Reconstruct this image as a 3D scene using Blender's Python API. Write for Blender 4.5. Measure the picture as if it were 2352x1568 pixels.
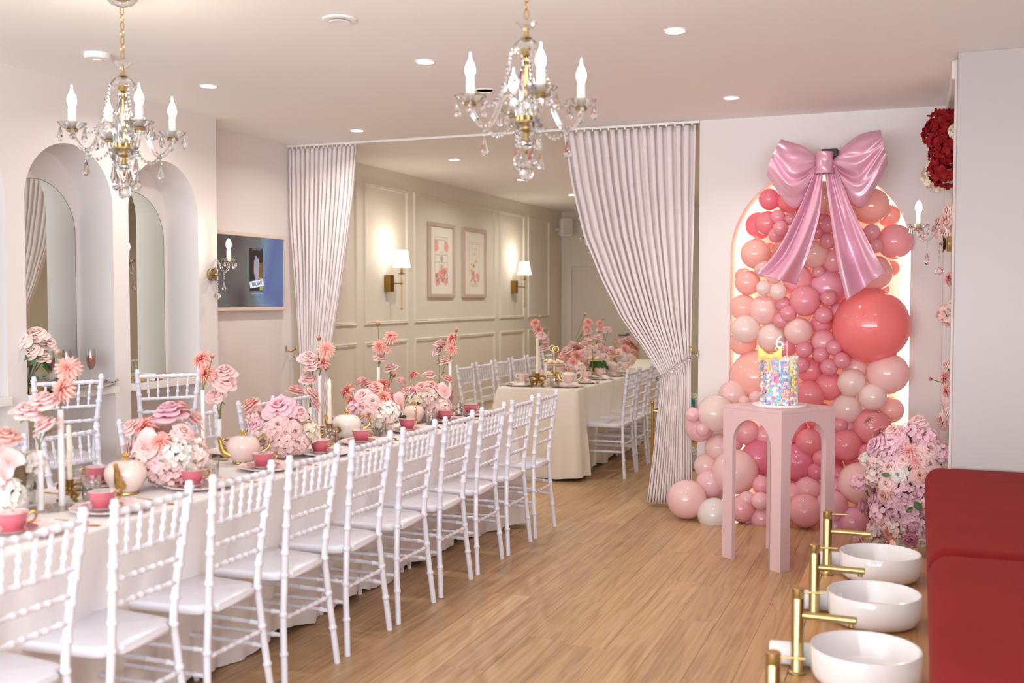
import bpy, bmesh, math, random
from mathutils import Vector, Matrix, Euler
PI = math.pi
scene = bpy.context.scene
for _o in list(bpy.data.objects): bpy.data.objects.remove(_o)
COL = scene.collection

# ---------------------------------------------------------------- camera
cam_d = bpy.data.cameras.new('camera'); cam = bpy.data.objects.new('camera', cam_d); COL.objects.link(cam)
cam.location = (0, 0, 1.5)
cam.rotation_euler = (math.radians(90 - 2.3426), 0, math.radians(21.088))
cam_d.sensor_width = 36.0; cam_d.lens = 36.0 * 2420 / 2352
cam_d.clip_start = .05; cam_d.clip_end = 60
cam_d.dof.use_dof = True; cam_d.dof.focus_distance = 6.3; cam_d.dof.aperture_fstop = 2.2
scene.camera = cam
# ---------------------------------------------------------------- view and world
vs = scene.view_settings
vs.view_transform = 'Standard'; vs.look = 'None'; vs.gamma = 1; vs.use_curve_mapping = False
vs.exposure = 0.32
W = bpy.data.worlds.new('daylight'); scene.world = W; W.use_nodes = True
W.node_tree.nodes['Background'].inputs[0].default_value = (.93, .96, 1, 1)
W.node_tree.nodes['Background'].inputs[1].default_value = 1.0
scene.cycles.max_bounces = 8; scene.cycles.diffuse_bounces = 5; scene.cycles.glossy_bounces = 3
scene.cycles.adaptive_threshold = .025; scene.cycles.transmission_bounces = 6; scene.cycles.transparent_max_bounces = 10
scene.cycles.caustics_reflective = False; scene.cycles.caustics_refractive = False
scene.cycles.sample_clamp_indirect = 6
scene.cycles.blur_glossy = .5
def area(name, loc, rot, sx, sy, power, col=(1, 1, 1), shape='RECTANGLE', spread=PI):
    d = bpy.data.lights.new(name, 'AREA'); d.shape = shape; d.size = sx
    if shape in ('RECTANGLE', 'ELLIPSE'): d.size_y = sy
    d.energy = power; d.color = col; d.spread = spread
    o = bpy.data.objects.new(name, d); COL.objects.link(o); o.location = loc; o.rotation_euler = rot
    return o
# daylight through the shop-front glazing behind the camera
area('shopfront_daylight', (-.9, -2.45, 1.35), (PI/2+math.radians(52), 0, 0), 7.6, 2.2, 520, (.83, .915, 1))
DOWNLIGHT_W = 8.5; RIGHT_W = 3.6; DOWNLIGHT_COL = (1, .94, .88); FAR_W = 9; FAR_COL = (1, .93, .84)

# ---------------------------------------------------------------- colour and materials
def lin(c): return c / 12.92 if c <= .04045 else ((c + .055) / 1.055) ** 2.4
def hexc(h):
    h = h.lstrip('#'); return tuple(lin(int(h[i:i+2], 16) / 255) for i in (0, 2, 4))
MATS = {}
def mat(name, col='#ffffff', rough=.5, metal=0., noise=0., nscale=8., bump=0., bscale=60., trans=0., ior=1.45, emit=0., ecol=None, coat=0., sheen=0., sss=0., spec=None, translucent=0., rand=0.):
    if name in MATS: return MATS[name]
    m = bpy.data.materials.new(name); m.use_nodes = True; nt = m.node_tree; N = nt.nodes; L = nt.links
    b = N['Principled BSDF']; c = hexc(col) if isinstance(col, str) else col
    b.inputs['Base Color'].default_value = (*c, 1); b.inputs['Roughness'].default_value = rough; b.inputs['Metallic'].default_value = metal
    b.inputs['IOR'].default_value = ior
    if trans: b.inputs['Transmission Weight'].default_value = trans
    if coat: b.inputs['Coat Weight'].default_value = coat; b.inputs['Coat Roughness'].default_value = .06
    if sheen: b.inputs['Sheen Weight'].default_value = sheen
    if spec is not None: b.inputs['Specular IOR Level'].default_value = spec
    if sss: b.inputs['Subsurface Weight'].default_value = sss; b.inputs['Subsurface Scale'].default_value = .05; b.inputs['Subsurface Radius'].default_value = (1, .5, .4)
    if emit: b.inputs['Emission Color'].default_value = (*(ecol or c), 1); b.inputs['Emission Strength'].default_value = emit
    tc = N.new('ShaderNodeTexCoord') if (noise or bump) else None
    last = None
    if noise:
        n = N.new('ShaderNodeTexNoise'); n.inputs['Scale'].default_value = nscale; n.inputs['Detail'].default_value = 4
        L.new(tc.outputs['Object'], n.inputs['Vector'])
        mx = N.new('ShaderNodeMix'); mx.data_type = 'RGBA'
        mx.inputs[6].default_value = (*[v * (1 - noise) for v in c], 1); mx.inputs[7].default_value = (*[min(1, v * (1 + noise)) for v in c], 1)
        L.new(n.outputs['Fac'], mx.inputs[0]); last = mx.outputs[2]
    if rand:
        oi = N.new('ShaderNodeObjectInfo'); hs = N.new('ShaderNodeHueSaturation')
        mr = N.new('ShaderNodeMapRange'); mr.inputs[3].default_value = 1 - rand; mr.inputs[4].default_value = 1 + rand
        L.new(oi.outputs['Random'], mr.inputs[0]); L.new(mr.outputs[0], hs.inputs['Value'])
        if last: L.new(last, hs.inputs['Color'])
        else: hs.inputs['Color'].default_value = (*c, 1)
        last = hs.outputs[0]
    if last: L.new(last, b.inputs['Base Color'])
    if bump:
        n = N.new('ShaderNodeTexNoise'); n.inputs['Scale'].default_value = bscale; n.inputs['Detail'].default_value = 3
        L.new(tc.outputs['Object'], n.inputs['Vector'])
        bp = N.new('ShaderNodeBump'); bp.inputs['Strength'].default_value = bump; bp.inputs['Distance'].default_value = .01
        L.new(n.outputs['Fac'], bp.inputs['Height']); L.new(bp.outputs[0], b.inputs['Normal'])
    if translucent:
        t = N.new('ShaderNodeBsdfTranslucent'); t.inputs['Color'].default_value = (*c, 1)
        if last: L.new(last, t.inputs['Color'])
        ms = N.new('ShaderNodeMixShader'); ms.inputs[0].default_value = translucent
        L.new(b.outputs[0], ms.inputs[1]); L.new(t.outputs[0], ms.inputs[2]); L.new(ms.outputs[0], N['Material Output'].inputs[0])
    MATS[name] = m; return m
def thin_glass(name, col='#ffffff', refl=.1):
    """thin clear wall: mostly see-through with a glossy rim"""
    m = bpy.data.materials.new(name); m.use_nodes = True; N = m.node_tree.nodes; L = m.node_tree.links; N.remove(N['Principled BSDF'])
    tr = N.new('ShaderNodeBsdfTransparent'); tr.inputs[0].default_value = (*hexc(col), 1); gl = N.new('ShaderNodeBsdfGlossy'); gl.inputs['Roughness'].default_value = .03
    lw = N.new('ShaderNodeLayerWeight'); lw.inputs['Blend'].default_value = .25; mr = N.new('ShaderNodeMapRange'); mr.inputs[3].default_value = .04; mr.inputs[4].default_value = .75
    L.new(lw.outputs['Facing'], mr.inputs[0]); ms = N.new('ShaderNodeMixShader'); L.new(mr.outputs[0], ms.inputs[0]); L.new(tr.outputs[0], ms.inputs[1]); L.new(gl.outputs[0], ms.inputs[2]); L.new(ms.outputs[0], N['Material Output'].inputs[0])
    MATS[name] = m; return m
def petal(name, inner, outer, r0=.1, r1=1.0, transl=.25):
    """petals: throat colour to tip colour along the flower's own radius"""
    if name in MATS: return MATS[name]
    m = bpy.data.materials.new(name); m.use_nodes = True; nt = m.node_tree; N = nt.nodes; L = nt.links
    b = N['Principled BSDF']; b.inputs['Roughness'].default_value = .62; b.inputs['Specular IOR Level'].default_value = .25
    tc = N.new('ShaderNodeTexCoord'); ln = N.new('ShaderNodeVectorMath'); ln.operation = 'LENGTH'
    L.new(tc.outputs['Object'], ln.inputs[0])
    mr = N.new('ShaderNodeMapRange'); mr.inputs[1].default_value = r0; mr.inputs[2].default_value = r1
    L.new(ln.outputs['Value'], mr.inputs[0])
    mx = N.new('ShaderNodeMix'); mx.data_type = 'RGBA'; mx.inputs[6].default_value = (*hexc(inner), 1); mx.inputs[7].default_value = (*hexc(outer), 1)
    L.new(mr.outputs[0], mx.inputs[0])
    oi = N.new('ShaderNodeObjectInfo'); hs = N.new('ShaderNodeHueSaturation'); m2 = N.new('ShaderNodeMapRange')
    m2.inputs[3].default_value = .92; m2.inputs[4].default_value = 1.06
    L.new(oi.outputs['Random'], m2.inputs[0]); L.new(m2.outputs[0], hs.inputs['Value']); L.new(mx.outputs[2], hs.inputs['Color'])
    L.new(hs.outputs[0], b.inputs['Base Color'])
    t = N.new('ShaderNodeBsdfTranslucent'); L.new(hs.outputs[0], t.inputs['Color'])
    ms = N.new('ShaderNodeMixShader'); ms.inputs[0].default_value = transl
    L.new(b.outputs[0], ms.inputs[1]); L.new(t.outputs[0], ms.inputs[2]); L.new(ms.outputs[0], N['Material Output'].inputs[0])
    MATS[name] = m; return m
def wood(name, c1, c2, c3, scale=1., rough=.38):
    m = bpy.data.materials.new(name); m.use_nodes = True; nt = m.node_tree; N = nt.nodes; L = nt.links
    b = N['Principled BSDF']; b.inputs['Roughness'].default_value = rough
    tc = N.new('ShaderNodeTexCoord'); oi = N.new('ShaderNodeObjectInfo')
    off = N.new('ShaderNodeVectorMath'); off.operation = 'MULTIPLY_ADD'
    cmb = N.new('ShaderNodeCombineXYZ'); mu = N.new('ShaderNodeMath'); mu.operation = 'MULTIPLY'; mu.inputs[1].default_value = 37.
    L.new(oi.outputs['Random'], mu.inputs[0])
    for i in range(3): L.new(mu.outputs[0], cmb.inputs[i])
    L.new(tc.outputs['Object'], off.inputs[0]); off.inputs[1].default_value = (5.5*scale, .55*scale, 5*scale); L.new(cmb.outputs[0], off.inputs[2])
    n1 = N.new('ShaderNodeTexNoise'); n1.inputs['Scale'].default_value = 1.6; n1.inputs['Detail'].default_value = 3; n1.inputs['Distortion'].default_value = 1.2
    L.new(off.outputs[0], n1.inputs['Vector'])
    mp = N.new('ShaderNodeMapping'); mp.inputs['Scale'].default_value = (14, 2.2, 14); L.new(off.outputs[0], mp.inputs['Vector'])
    n2 = N.new('ShaderNodeTexNoise'); n2.inputs['Scale'].default_value = 1.; n2.inputs['Detail'].default_value = 5
    L.new(mp.outputs[0], n2.inputs['Vector'])
    # rings from the slow noise give cathedral grain
    ml = N.new('ShaderNodeMath'); ml.operation = 'MULTIPLY'; ml.inputs[1].default_value = 26.; L.new(n1.outputs['Fac'], ml.inputs[0])
    sn = N.new('ShaderNodeMath'); sn.operation = 'SINE'; L.new(ml.outputs[0], sn.inputs[0])
    mr = N.new('ShaderNodeMapRange'); mr.inputs[1].default_value = -1; mr.inputs[2].default_value = 1; mr.inputs[3].default_value = .08; mr.inputs[4].default_value = .22; L.new(sn.outputs[0], mr.inputs[0])
    a1 = N.new('ShaderNodeMath'); a1.operation = 'ADD'; L.new(mr.outputs[0], a1.inputs[0])
    m5 = N.new('ShaderNodeMath'); m5.operation = 'MULTIPLY'; m5.inputs[1].default_value = .7; L.new(n2.outputs['Fac'], m5.inputs[0]); L.new(m5.outputs[0], a1.inputs[1])
    cr = N.new('ShaderNodeValToRGB'); e = cr.color_ramp.elements
    e[0].position = .25; e[0].color = (*hexc(c1), 1); e[1].position = .78; e[1].color = (*hexc(c3), 1)
    k = e.new(.5); k.color = (*hexc(c2), 1); L.new(a1.outputs[0], cr.inputs[0])
    hs = N.new('ShaderNodeHueSaturation'); m2 = N.new('ShaderNodeMapRange'); m2.inputs[3].default_value = .86; m2.inputs[4].default_value = 1.10
    L.new(oi.outputs['Random'], m2.inputs[0]); L.new(m2.outputs[0], hs.inputs['Value']); L.new(cr.outputs[0], hs.inputs['Color'])
    L.new(hs.outputs[0], b.inputs['Base Color'])
    bp = N.new('ShaderNodeBump'); bp.inputs['Strength'].default_value = .08; bp.inputs['Distance'].default_value = .004
    L.new(n2.outputs['Fac'], bp.inputs['Height']); L.new(bp.outputs[0], b.inputs['Normal'])
    MATS[name] = m; return m

def velvet():
    m = mat('red_velvet', '#76191b', .85, noise=.16, nscale=4, bump=.05, bscale=300, sheen=.2); b = m.node_tree.nodes['Principled BSDF']
    b.inputs['Sheen Tint'].default_value = (*hexc('#e06a62'), 1); b.inputs['Sheen Roughness'].default_value = .5; b.inputs['Specular IOR Level'].default_value = .1
    return m
M_WALL = mat('wall_paint', '#e6dfdc', .75, noise=.015, nscale=2.5, bump=.03, bscale=220)
M_WALL2 = mat('wall_paint_cream', '#e0d9cc', .72, noise=.015, nscale=2.5, bump=.03, bscale=220)
M_CEIL = mat('ceiling_paint', '#f3f3f2', .8, noise=.012, nscale=1.5)
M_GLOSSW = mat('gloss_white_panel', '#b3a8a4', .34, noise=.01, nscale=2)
M_CHAIR = mat('white_resin', '#e3e1ea', .26, noise=.01, nscale=5, coat=.25)
M_CLOTH = mat('white_linen', '#e9e2df', .85, noise=.02, nscale=40, bump=.12, bscale=500, sheen=.2)
M_CLOTH2 = mat('ivory_linen', '#ece3d4', .85, noise=.02, nscale=40, bump=.12, bscale=500, sheen=.2)
M_CURT = mat('curtain_weave', '#e9dedc', .85, noise=.02, nscale=30, bump=.1, bscale=700)
M_GOLD = mat('polished_gold', '#d2ae66', .18, metal=1., noise=.04, nscale=20)
M_BRASS = mat('brushed_brass', '#c0a873', .30, metal=1., noise=.05, nscale=60, bump=.03, bscale=300)
M_ABRASS = mat('antique_brass', '#a07a3a', .32, metal=1., noise=.12, nscale=30)
M_CRYSTAL = mat('cut_crystal', '#ffffff', .0, trans=1., ior=1.55)
M_GLASS = thin_glass('clear_glass', '#fdfcfb')
M_CERAM = mat('white_ceramic', '#f1edec', .12, noise=.008, nscale=6, coat=.5)
M_LEAF = mat('leaf_green', '#3f6a35', .5, noise=.25, nscale=9, rand=.2)
M_STEM = mat('stem_green', '#7c7a3c', .6, noise=.2, nscale=15)
M_PINKST = mat('pink_paint', '#d6b4b5', .5, noise=.012, nscale=10)
M_VELVET = velvet()
M_WHITE = mat('white_plastic', '#f1ece9', .4, noise=.01, nscale=5)
M_CANDLE = mat('ivory_wax', '#f6ecd6', .5, noise=.02, nscale=12, sss=.15)
M_BULB = mat('lit_bulb', '#fff1d8', .3, emit=14., ecol=(1, .86, .68))
M_LED = mat('led_strip', '#ffe6cc', .5, emit=13., ecol=(1, .78, .58))
M_DISC = mat('downlight_lens', '#fff4e4', .4, emit=14., ecol=(1, .93, .84))
M_SHADE = mat('lit_fabric_shade', '#fff6ea', .8, emit=3.2, ecol=(1, .93, .84), noise=.01, nscale=50)
M_MIRROR = mat('mirror_silver', '#e4e6de', .01, metal=1., noise=.004, nscale=2)

# ---------------------------------------------------------------- mesh builder
class MB:
    def __init__(s): s.v = []; s.f = []
    def add(s, V, Fc, M=None):
        n = len(s.v)
        s.v += [tuple(M @ Vector(p)) for p in V] if M is not None else [tuple(p) for p in V]
        s.f += [tuple(i + n for i in f) for f in Fc]; return s
    def box(s, c, d, M=None):
        x, y, z = c; a, b, h = d[0]/2, d[1]/2, d[2]/2
        V = [(x+i*a, y+j*b, z+k*h) for i in (-1, 1) for j in (-1, 1) for k in (-1, 1)]
        return s.add(V, [(0,1,3,2),(4,6,7,5),(0,4,5,1),(2,3,7,6),(0,2,6,4),(1,5,7,3)], M)
    def rbox(s, c, d, b=.005, seg=2, M=None):
        bm = bmesh.new(); bmesh.ops.create_cube(bm, size=1)
        for v in bm.verts: v.co = Vector((v.co.x*d[0], v.co.y*d[1], v.co.z*d[2])) + Vector(c)
        bmesh.ops.bevel(bm, geom=bm.edges[:], offset=b, segments=seg, profile=.5, affect='EDGES')
        bm.verts.index_update(); V = [v.co.copy() for v in bm.verts]; Fc = [[v.index for v in f.verts] for f in bm.faces]; bm.free()
        return s.add(V, Fc, M)
    def tube(s, pts, r, seg=8, caps=True, closed=False, M=None):
        P = [Vector(p) for p in pts]; n = len(P); R = r if isinstance(r, (list, tuple)) else [r]*n
        V = []; Fc = []; prev = None
        for i in range(n):
            if closed: t = P[(i+1) % n] - P[i-1]
            else: t = P[min(i+1, n-1)] - P[max(i-1, 0)]
            t = t.normalized() if t.length > 1e-9 else Vector((0, 0, 1))
            if prev is None:
                a = Vector((0, 0, 1)) if abs(t.z) < .9 else Vector((1, 0, 0)); u = (a - t*a.dot(t)).normalized()
            else:
                u = prev - t*prev.dot(t); u = u.normalized() if u.length > 1e-6 else t.orthogonal().normalized()
            prev = u; w = t.cross(u)
            for k in range(seg):
                th = 2*PI*k/seg; V.append(P[i] + (u*math.cos(th) + w*math.sin(th))*R[i])
        for i in range(n if closed else n-1):
            j = (i+1) % n
            for k in range(seg):
                l = (k+1) % seg; Fc.append((i*seg+k, i*seg+l, j*seg+l, j*seg+k))
        if caps and not closed: Fc.append(tuple(range(seg-1, -1, -1))); Fc.append(tuple((n-1)*seg+k for k in range(seg)))
        return s.add(V, Fc, M)
    def lathe(s, prof, seg=16, c=(0, 0, 0), M=None, wob=None):
        V = []; Fc = []; n = len(prof)
        for i, (r, z) in enumerate(prof):
            for k in range(seg):
                th = 2*PI*k/seg; q = r*(wob(i, th) if wob else 1); V.append((c[0]+q*math.cos(th), c[1]+q*math.sin(th), c[2]+z))
        for i in range(n-1):
            for k in range(seg):
                l = (k+1) % seg; Fc.append((i*seg+k, i*seg+l, (i+1)*seg+l, (i+1)*seg+k))
        if prof[0][0] > 1e-5: Fc.append(tuple(range(seg-1, -1, -1)))
        if prof[-1][0] > 1e-5: Fc.append(tuple((n-1)*seg+k for k in range(seg)))
        return s.add(V, Fc, M)
    def sph(s, c, r, seg=12, rings=8, M=None):
        rr = r if isinstance(r, (tuple, list)) else (r, r, r)
        V = []; Fc = []
        for i in range(rings+1):
            a = PI*i/rings
            for k in range(seg):
                th = 2*PI*k/seg; V.append((c[0]+rr[0]*math.sin(a)*math.cos(th), c[1]+rr[1]*math.sin(a)*math.sin(th), c[2]-rr[2]*math.cos(a)))
        for i in range(rings):
            for k in range(seg):
                l = (k+1) % seg; Fc.append((i*seg+k, i*seg+l, (i+1)*seg+l, (i+1)*seg+k))
        return s.add(V, Fc, M)
    def grid(s, fn, nu, nv, cu=False, M=None, flip=False):
        V = [fn(i/nu, j/nv) for j in range(nv+1) for i in range(nu if cu else nu+1)]
        w = nu if cu else nu+1; Fc = []
        for j in range(nv):
            for i in range(nu):
                a = j*w+i; b = j*w+(i+1) % w if cu else a+1
                q = (a, b, b+w, a+w); Fc.append(q[::-1] if flip else q)
        return s.add(V, Fc, M)
    def prism(s, poly, z0, z1, M=None):
        n = len(poly); V = [(x, y, z0) for x, y in poly] + [(x, y, z1) for x, y in poly]
        Fc = [tuple(range(n-1, -1, -1)), tuple(range(n, 2*n))] + [(i, (i+1) % n, n+(i+1) % n, n+i) for i in range(n)]
        return s.add(V, Fc, M)
    def mesh(s, name, m, smooth=True, angle=40, weld=False):
        me = bpy.data.meshes.new(name); me.from_pydata(s.v, [], s.f); me.update()
        if weld:
            bm = bmesh.new(); bm.from_mesh(me); bmesh.ops.remove_doubles(bm, verts=bm.verts, dist=1e-5); bm.to_mesh(me); bm.free()
        bm = bmesh.new(); bm.from_mesh(me); bmesh.ops.recalc_face_normals(bm, faces=bm.faces); bm.to_mesh(me); bm.free()
        if smooth:
            for p in me.polygons: p.use_smooth = True
            me.set_sharp_from_angle(angle=math.radians(angle))
        me.materials.append(m); return me
def put(name, me, parent=None, loc=(0, 0, 0), rot=(0, 0, 0), sc=None, M=None):
    o = bpy.data.objects.new(name, me); COL.objects.link(o)
    if parent is not None: o.parent = parent
    if M is not None: o.matrix_local = M
    else:
        o.location = loc; o.rotation_euler = rot
        if sc is not None: o.scale = (sc,)*3 if isinstance(sc, (int, float)) else sc
    return o
def tag(o, label=None, cat=None, group=None, kind=None):
    if label: o['label'] = label
    if cat: o['category'] = cat
    if group: o['group'] = group
    if kind: o['kind'] = kind
    return o
def thing(name, label, cat, loc=(0, 0, 0), rz=0, group=None, sc=1):
    o = bpy.data.objects.new(name, None); COL.objects.link(o); o.location = loc; o.rotation_euler = (0, 0, rz); o.scale = (sc,)*3
    o.empty_display_size = .05
    return tag(o, label, cat, group)
def struct(name, mb, m, smooth=False, label=None):
    o = put(name, mb.mesh(name, m, smooth)); o['kind'] = 'structure'
    if label: o['label'] = label
    return o
class Kit:
    """a thing's parts as (name, mesh, matrix, parent index); make() links one individual"""
    def __init__(s): s.p = []
    def add(s, name, me, loc=(0, 0, 0), rot=(0, 0, 0), parent=None, sc=None, label=None, M=None):
        if M is None:
            M = Matrix.LocRotScale(Vector(loc), Euler(rot), Vector((sc,)*3 if isinstance(sc, (int, float)) else (sc or (1, 1, 1))))
        s.p.append((name, me, M, parent, label)); return len(s.p)-1
    def make(s, name, label, cat, loc, rz=0, group=None, sc=1):
        t = thing(name, label, cat, loc, rz, group, sc); made = []
        for (n, me, M, par, lb) in s.p:
            o = bpy.data.objects.new(n, me); COL.objects.link(o); o.parent = t if par is None else made[par]; o.matrix_local = M
            if lb: o['label'] = lb
            made.append(o)
        return t
ORD = ['first', 'second', 'third', 'fourth', 'fifth', 'sixth', 'seventh', 'eighth', 'ninth', 'tenth', 'eleventh', 'twelfth']
def spline(P, n=8):
    """Catmull-Rom through points"""
    P = [Vector(p) for p in P]; out = []
    for i in range(len(P)-1):
        a, b, c, d = P[max(i-1, 0)], P[i], P[i+1], P[min(i+2, len(P)-1)]
        for k in range(n):
            t = k/n; out.append(.5*((2*b) + (c-a)*t + (2*a-5*b+4*c-d)*t*t + (3*b-a-3*c+d)*t**3))
    out.append(P[-1]); return out
def interp(tab, x):
    for (a, fa), (b, fb) in zip(tab, tab[1:]):
        if x <= b: return fa + (fb-fa)*max(0, (x-a))/(b-a)
    return tab[-1][1]
def align(n, twist=0.):
    return Vector(n).normalized().to_track_quat('Z', 'Y').to_matrix().to_4x4() @ Matrix.Rotation(twist, 4, 'Z')
# ================================================================ THE SETTING
CZ = 2.75; XL = -4.57; XB = -4.84; YP = 6.134; YW = 7.45; XR = .165; YF = 14.55
M_WOOD = wood('spotted_gum_boards', '#987351', '#b8936a', '#cba880')
M_WOOD2 = wood('platform_oak', '#9a6f45', '#b98b5c', '#caa074', rough=.3)
M_JOINT = mat('floor_joint', '#82603f', .8, noise=.1, nscale=20)
fl = struct('floor', MB().box((-.9, 6, -.03), (8.6, 17.4, .036)), M_JOINT)
rng = random.Random(4)
plank_meshes = []
for L_ in (1.82, 1.2, .62):
    plank_meshes.append((L_, MB().rbox((0, 0, -.006), (.1891, L_-.0014, .012), .0007, 1).mesh('plank', M_WOOD, False)))
cols = int((XR+.1 - XB)/.19)+1
for ci in range(cols):
    x = XB + .095 + ci*.19
    y = 2.1 + rng.uniform(-1.6, 0)
    while y < 10.6:
        L_, me = plank_meshes[0] if rng.random() < .62 else plank_meshes[rng.choice((1, 2))]
        if y + L_ > 2.1 and not (x < -3.3 and y > 8.6): put('plank', me, fl, (x, y+L_/2, 0))
        y += L_
# boards too far off, or out of view, to pick apart
far = MB()
far.box((-2.3, 12.9, -.006), (5.1, 3.6, .0118)); far.box((-.9, -.6, -.006), (8.6, 4.0, .0118)); far.box((-4.05, 9.9, -.0075), (1.5, 2.4, .0118))
fo = put('far_boards', far.mesh('far_boards', M_WOOD, False), fl)

struct('ceiling', MB().box((-.9, 6, CZ+.05), (8.6, 17.4, .1)), M_CEIL)

def arch_cols(mb, c0, r, spring, top, P, n=28, z0=0.):
    """wall face above a round-headed opening; P(u,z) maps along-wall coordinate and height to a face point"""
    pts = [(c0 - r*math.cos(PI*i/n), spring + r*math.sin(PI*i/n)) for i in range(n+1)]
    for (a, za), (b, zb) in zip(pts, pts[1:]): mb.add([P(a, za), P(b, zb), P(b, top), P(a, top)], [(0, 1, 2, 3)])
    return [(c0-r, z0)] + pts + [(c0+r, z0)]
# left wall with the arched dressing niches
NICHE = [(3.153, .339), (3.966, .339), (4.778, .339), (5.591, .3375)]
wl = MB(); P = lambda y, z: (XL, y, z)
ys = -2.6
for c, r in NICHE:
    wl.add([P(ys, 0), P(c-r, 0), P(c-r, CZ), P(ys, CZ)], [(0, 1, 2, 3)])
    outl = arch_cols(wl, c, r, 2.389-r, CZ, P)
    for (a, za), (b, zb) in zip(outl, outl[1:]): wl.add([(XL, a, za), (XL, b, zb), (XB, b, zb), (XB, a, za)], [(0, 1, 2, 3)])
    ys = c + r
wl.add([P(ys, 0), P(YP, 0), P(YP, CZ), P(ys, CZ)], [(0, 1, 2, 3)])
wl.add([(XL, YP, 0), (XB, YP, 0), (XB, YP, CZ), (XL, YP, CZ)], [(0, 1, 2, 3)])
struct('wall_left', wl, M_WALL, True)
wb = MB(); wb.box((XB-.06, (YW-2.6)/2+.03, CZ/2), (.12, YW+2.6+.06, CZ)); struct('wall_left_rear', wb, M_WALL)
wm = struct('wall_left_far', MB().box((XB-.06, (YW+.06+YF)/2, CZ/2), (.12, YF-YW-.06, CZ)), M_WALL2)
struct('wall_back', MB().box((-2.35, YF+.06, CZ/2), (5.1, .12, CZ)), M_WALL2)
struct('wall_right_far', MB().box((XR+.06, 11.15, CZ/2), (.12, 6.7, CZ)), M_WALL2)
# raised panel mouldings on the far left wall
mould_cache = {}
def mould(y0, y1, z0, z1, w=.035, t=.018):
    k = (round(y1-y0, 3), round(z1-z0, 3))
    if k not in mould_cache:
        mb = MB(); Wd, Hh = k
        prof = [(0, 0), (t*.7, w*.1), (t, w*.35), (t*.6, w*.6), (t*.85, w*.8), (0, w)]
        ring = lambda o: [(o, o), (Wd-o, o), (Wd-o, Hh-o), (o, Hh-o)]
        V = []
        for d, o in prof:
            V += [(d, a, b) for a, b in ring(o)]
        Fc = [(i*4+j, i*4+(j+1) % 4, (i+1)*4+(j+1) % 4, (i+1)*4+j) for i in range(len(prof)-1) for j in range(4)]
        mb.add(V, Fc); mould_cache[k] = mb.mesh('panel_moulding', M_WALL2, False)
    put('panel_moulding', mould_cache[k], wm, (XB, y0, z0))
for y0, y1 in ((7.62, 8.56), (8.70, 9.60), (9.745, 11.95), (12.11, 12.98), (13.125, 13.975)):
    mould(y0, y1, 1.245, 2.585); mould(y0, y1, .26, 1.09)
for nm, c, d in (('baseboard_left_far', (XB+.009, 11.0, .07), (.018, 7.0, .14)), ('baseboard_back', (-2.0, YF-.009, .07), (3.4, .018, .14))):
    struct(nm, MB().rbox(c, d, .004, 1), M_WALL2)
struct('baseboard_left', MB().rbox((XB+.008, 6.8, .06), (.016, 1.3, .12), .003, 1), M_WALL)
# door in the far wall
d1 = thing('door_1', None, None, (-4.22, YF, 0)); d1['kind'] = 'structure'; d1['label'] = 'pale flush door in the far wall'
M_DOOR = mat('door_paint', '#d8cfc4', .45, noise=.01, nscale=3)
put('leaf', MB().rbox((0, -.02, .98), (.90, .04, 1.96), .004, 1).mesh('leaf', M_DOOR, False), d1)
fr = MB(); fr.box((-.49, -.03, .98), (.08, .06, 1.96)).box((.49, -.03, .98), (.08, .06, 1.96)).box((0, -.03, 2.0), (1.06, .06, .08))
put('door_frame', fr.mesh('door_frame', M_WALL2, False), d1)
hd = MB(); hd.tube([(.38, -.04, .98), (.38, -.10, .98)], .012); hd.tube([(.39, -.10, .98), (.26, -.10, .98)], .011); hd.rbox((.38, -.043, .98), (.05, .008, .05), .002, 1)
put('handle', hd.mesh('handle', mat('dark_steel', '#6c6c70', .3, metal=1., noise=.05), True), d1)
# wall with the lit arched alcove
AC, AR, ASP, AD = -.643, .59, 1.80, .33
wa = MB(); Pa = lambda x, z: (x, YW, z); x0 = -1.455
wa.add([Pa(x0, 0), Pa(AC-AR, 0), Pa(AC-AR, CZ), Pa(x0, CZ)], [(0, 1, 2, 3)])
outl = arch_cols(wa, AC, AR, ASP, CZ, Pa, 40)
for (a, za), (b, zb) in zip(outl, outl[1:]): wa.add([(a, YW, za), (b, YW, zb), (b, YW+AD, zb), (a, YW+AD, za)], [(0, 1, 2, 3)])
wa.add([Pa(AC+AR, 0), Pa(XR+.1, 0), Pa(XR+.1, CZ), Pa(AC+AR, CZ)], [(0, 1, 2, 3)])
wa.add([(x0, YW, 0), (x0, YW+AD+.04, 0), (x0, YW+AD+.04, CZ), (x0, YW, CZ)], [(0, 1, 2, 3)])
struct('wall_alcove', wa, M_WALL, True)
struct('wall_alcove_rear', MB().box(((x0+XR)/2, YW+AD+.02, CZ/2), (XR-x0+.1, .04, CZ)), mat('alcove_paint', '#f1d9cf', .7, noise=.01, nscale=3))
# the alcove's light strip runs round the opening just behind its lip
strip = thing('led_strip_light', 'warm light strip running round the inside of the balloon alcove', 'light strip', (AC, YW+.26, 0))
pts = [(-AR+.02, 0, .05), (-AR+.02, 0, .9), (-AR+.02, 0, ASP)] + [(-(AR-.02)*math.cos(PI*i/24), 0, ASP+(AR-.02)*math.sin(PI*i/24)) for i in range(1, 24)] + [(AR-.02, 0, ASP), (AR-.02, 0, .9), (AR-.02, 0, .05)]
put('light_tube', MB().tube(pts, .009, 6).mesh('light_tube', M_LED, True), strip)
ch = MB()
pts2 = [(x*1.028, .012, z+(.004 if z > ASP else 0)) for x, y, z in pts]
ch.tube(pts2, .008, 4); put('channel', ch.mesh('channel', M_WHITE, True), strip)
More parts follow.
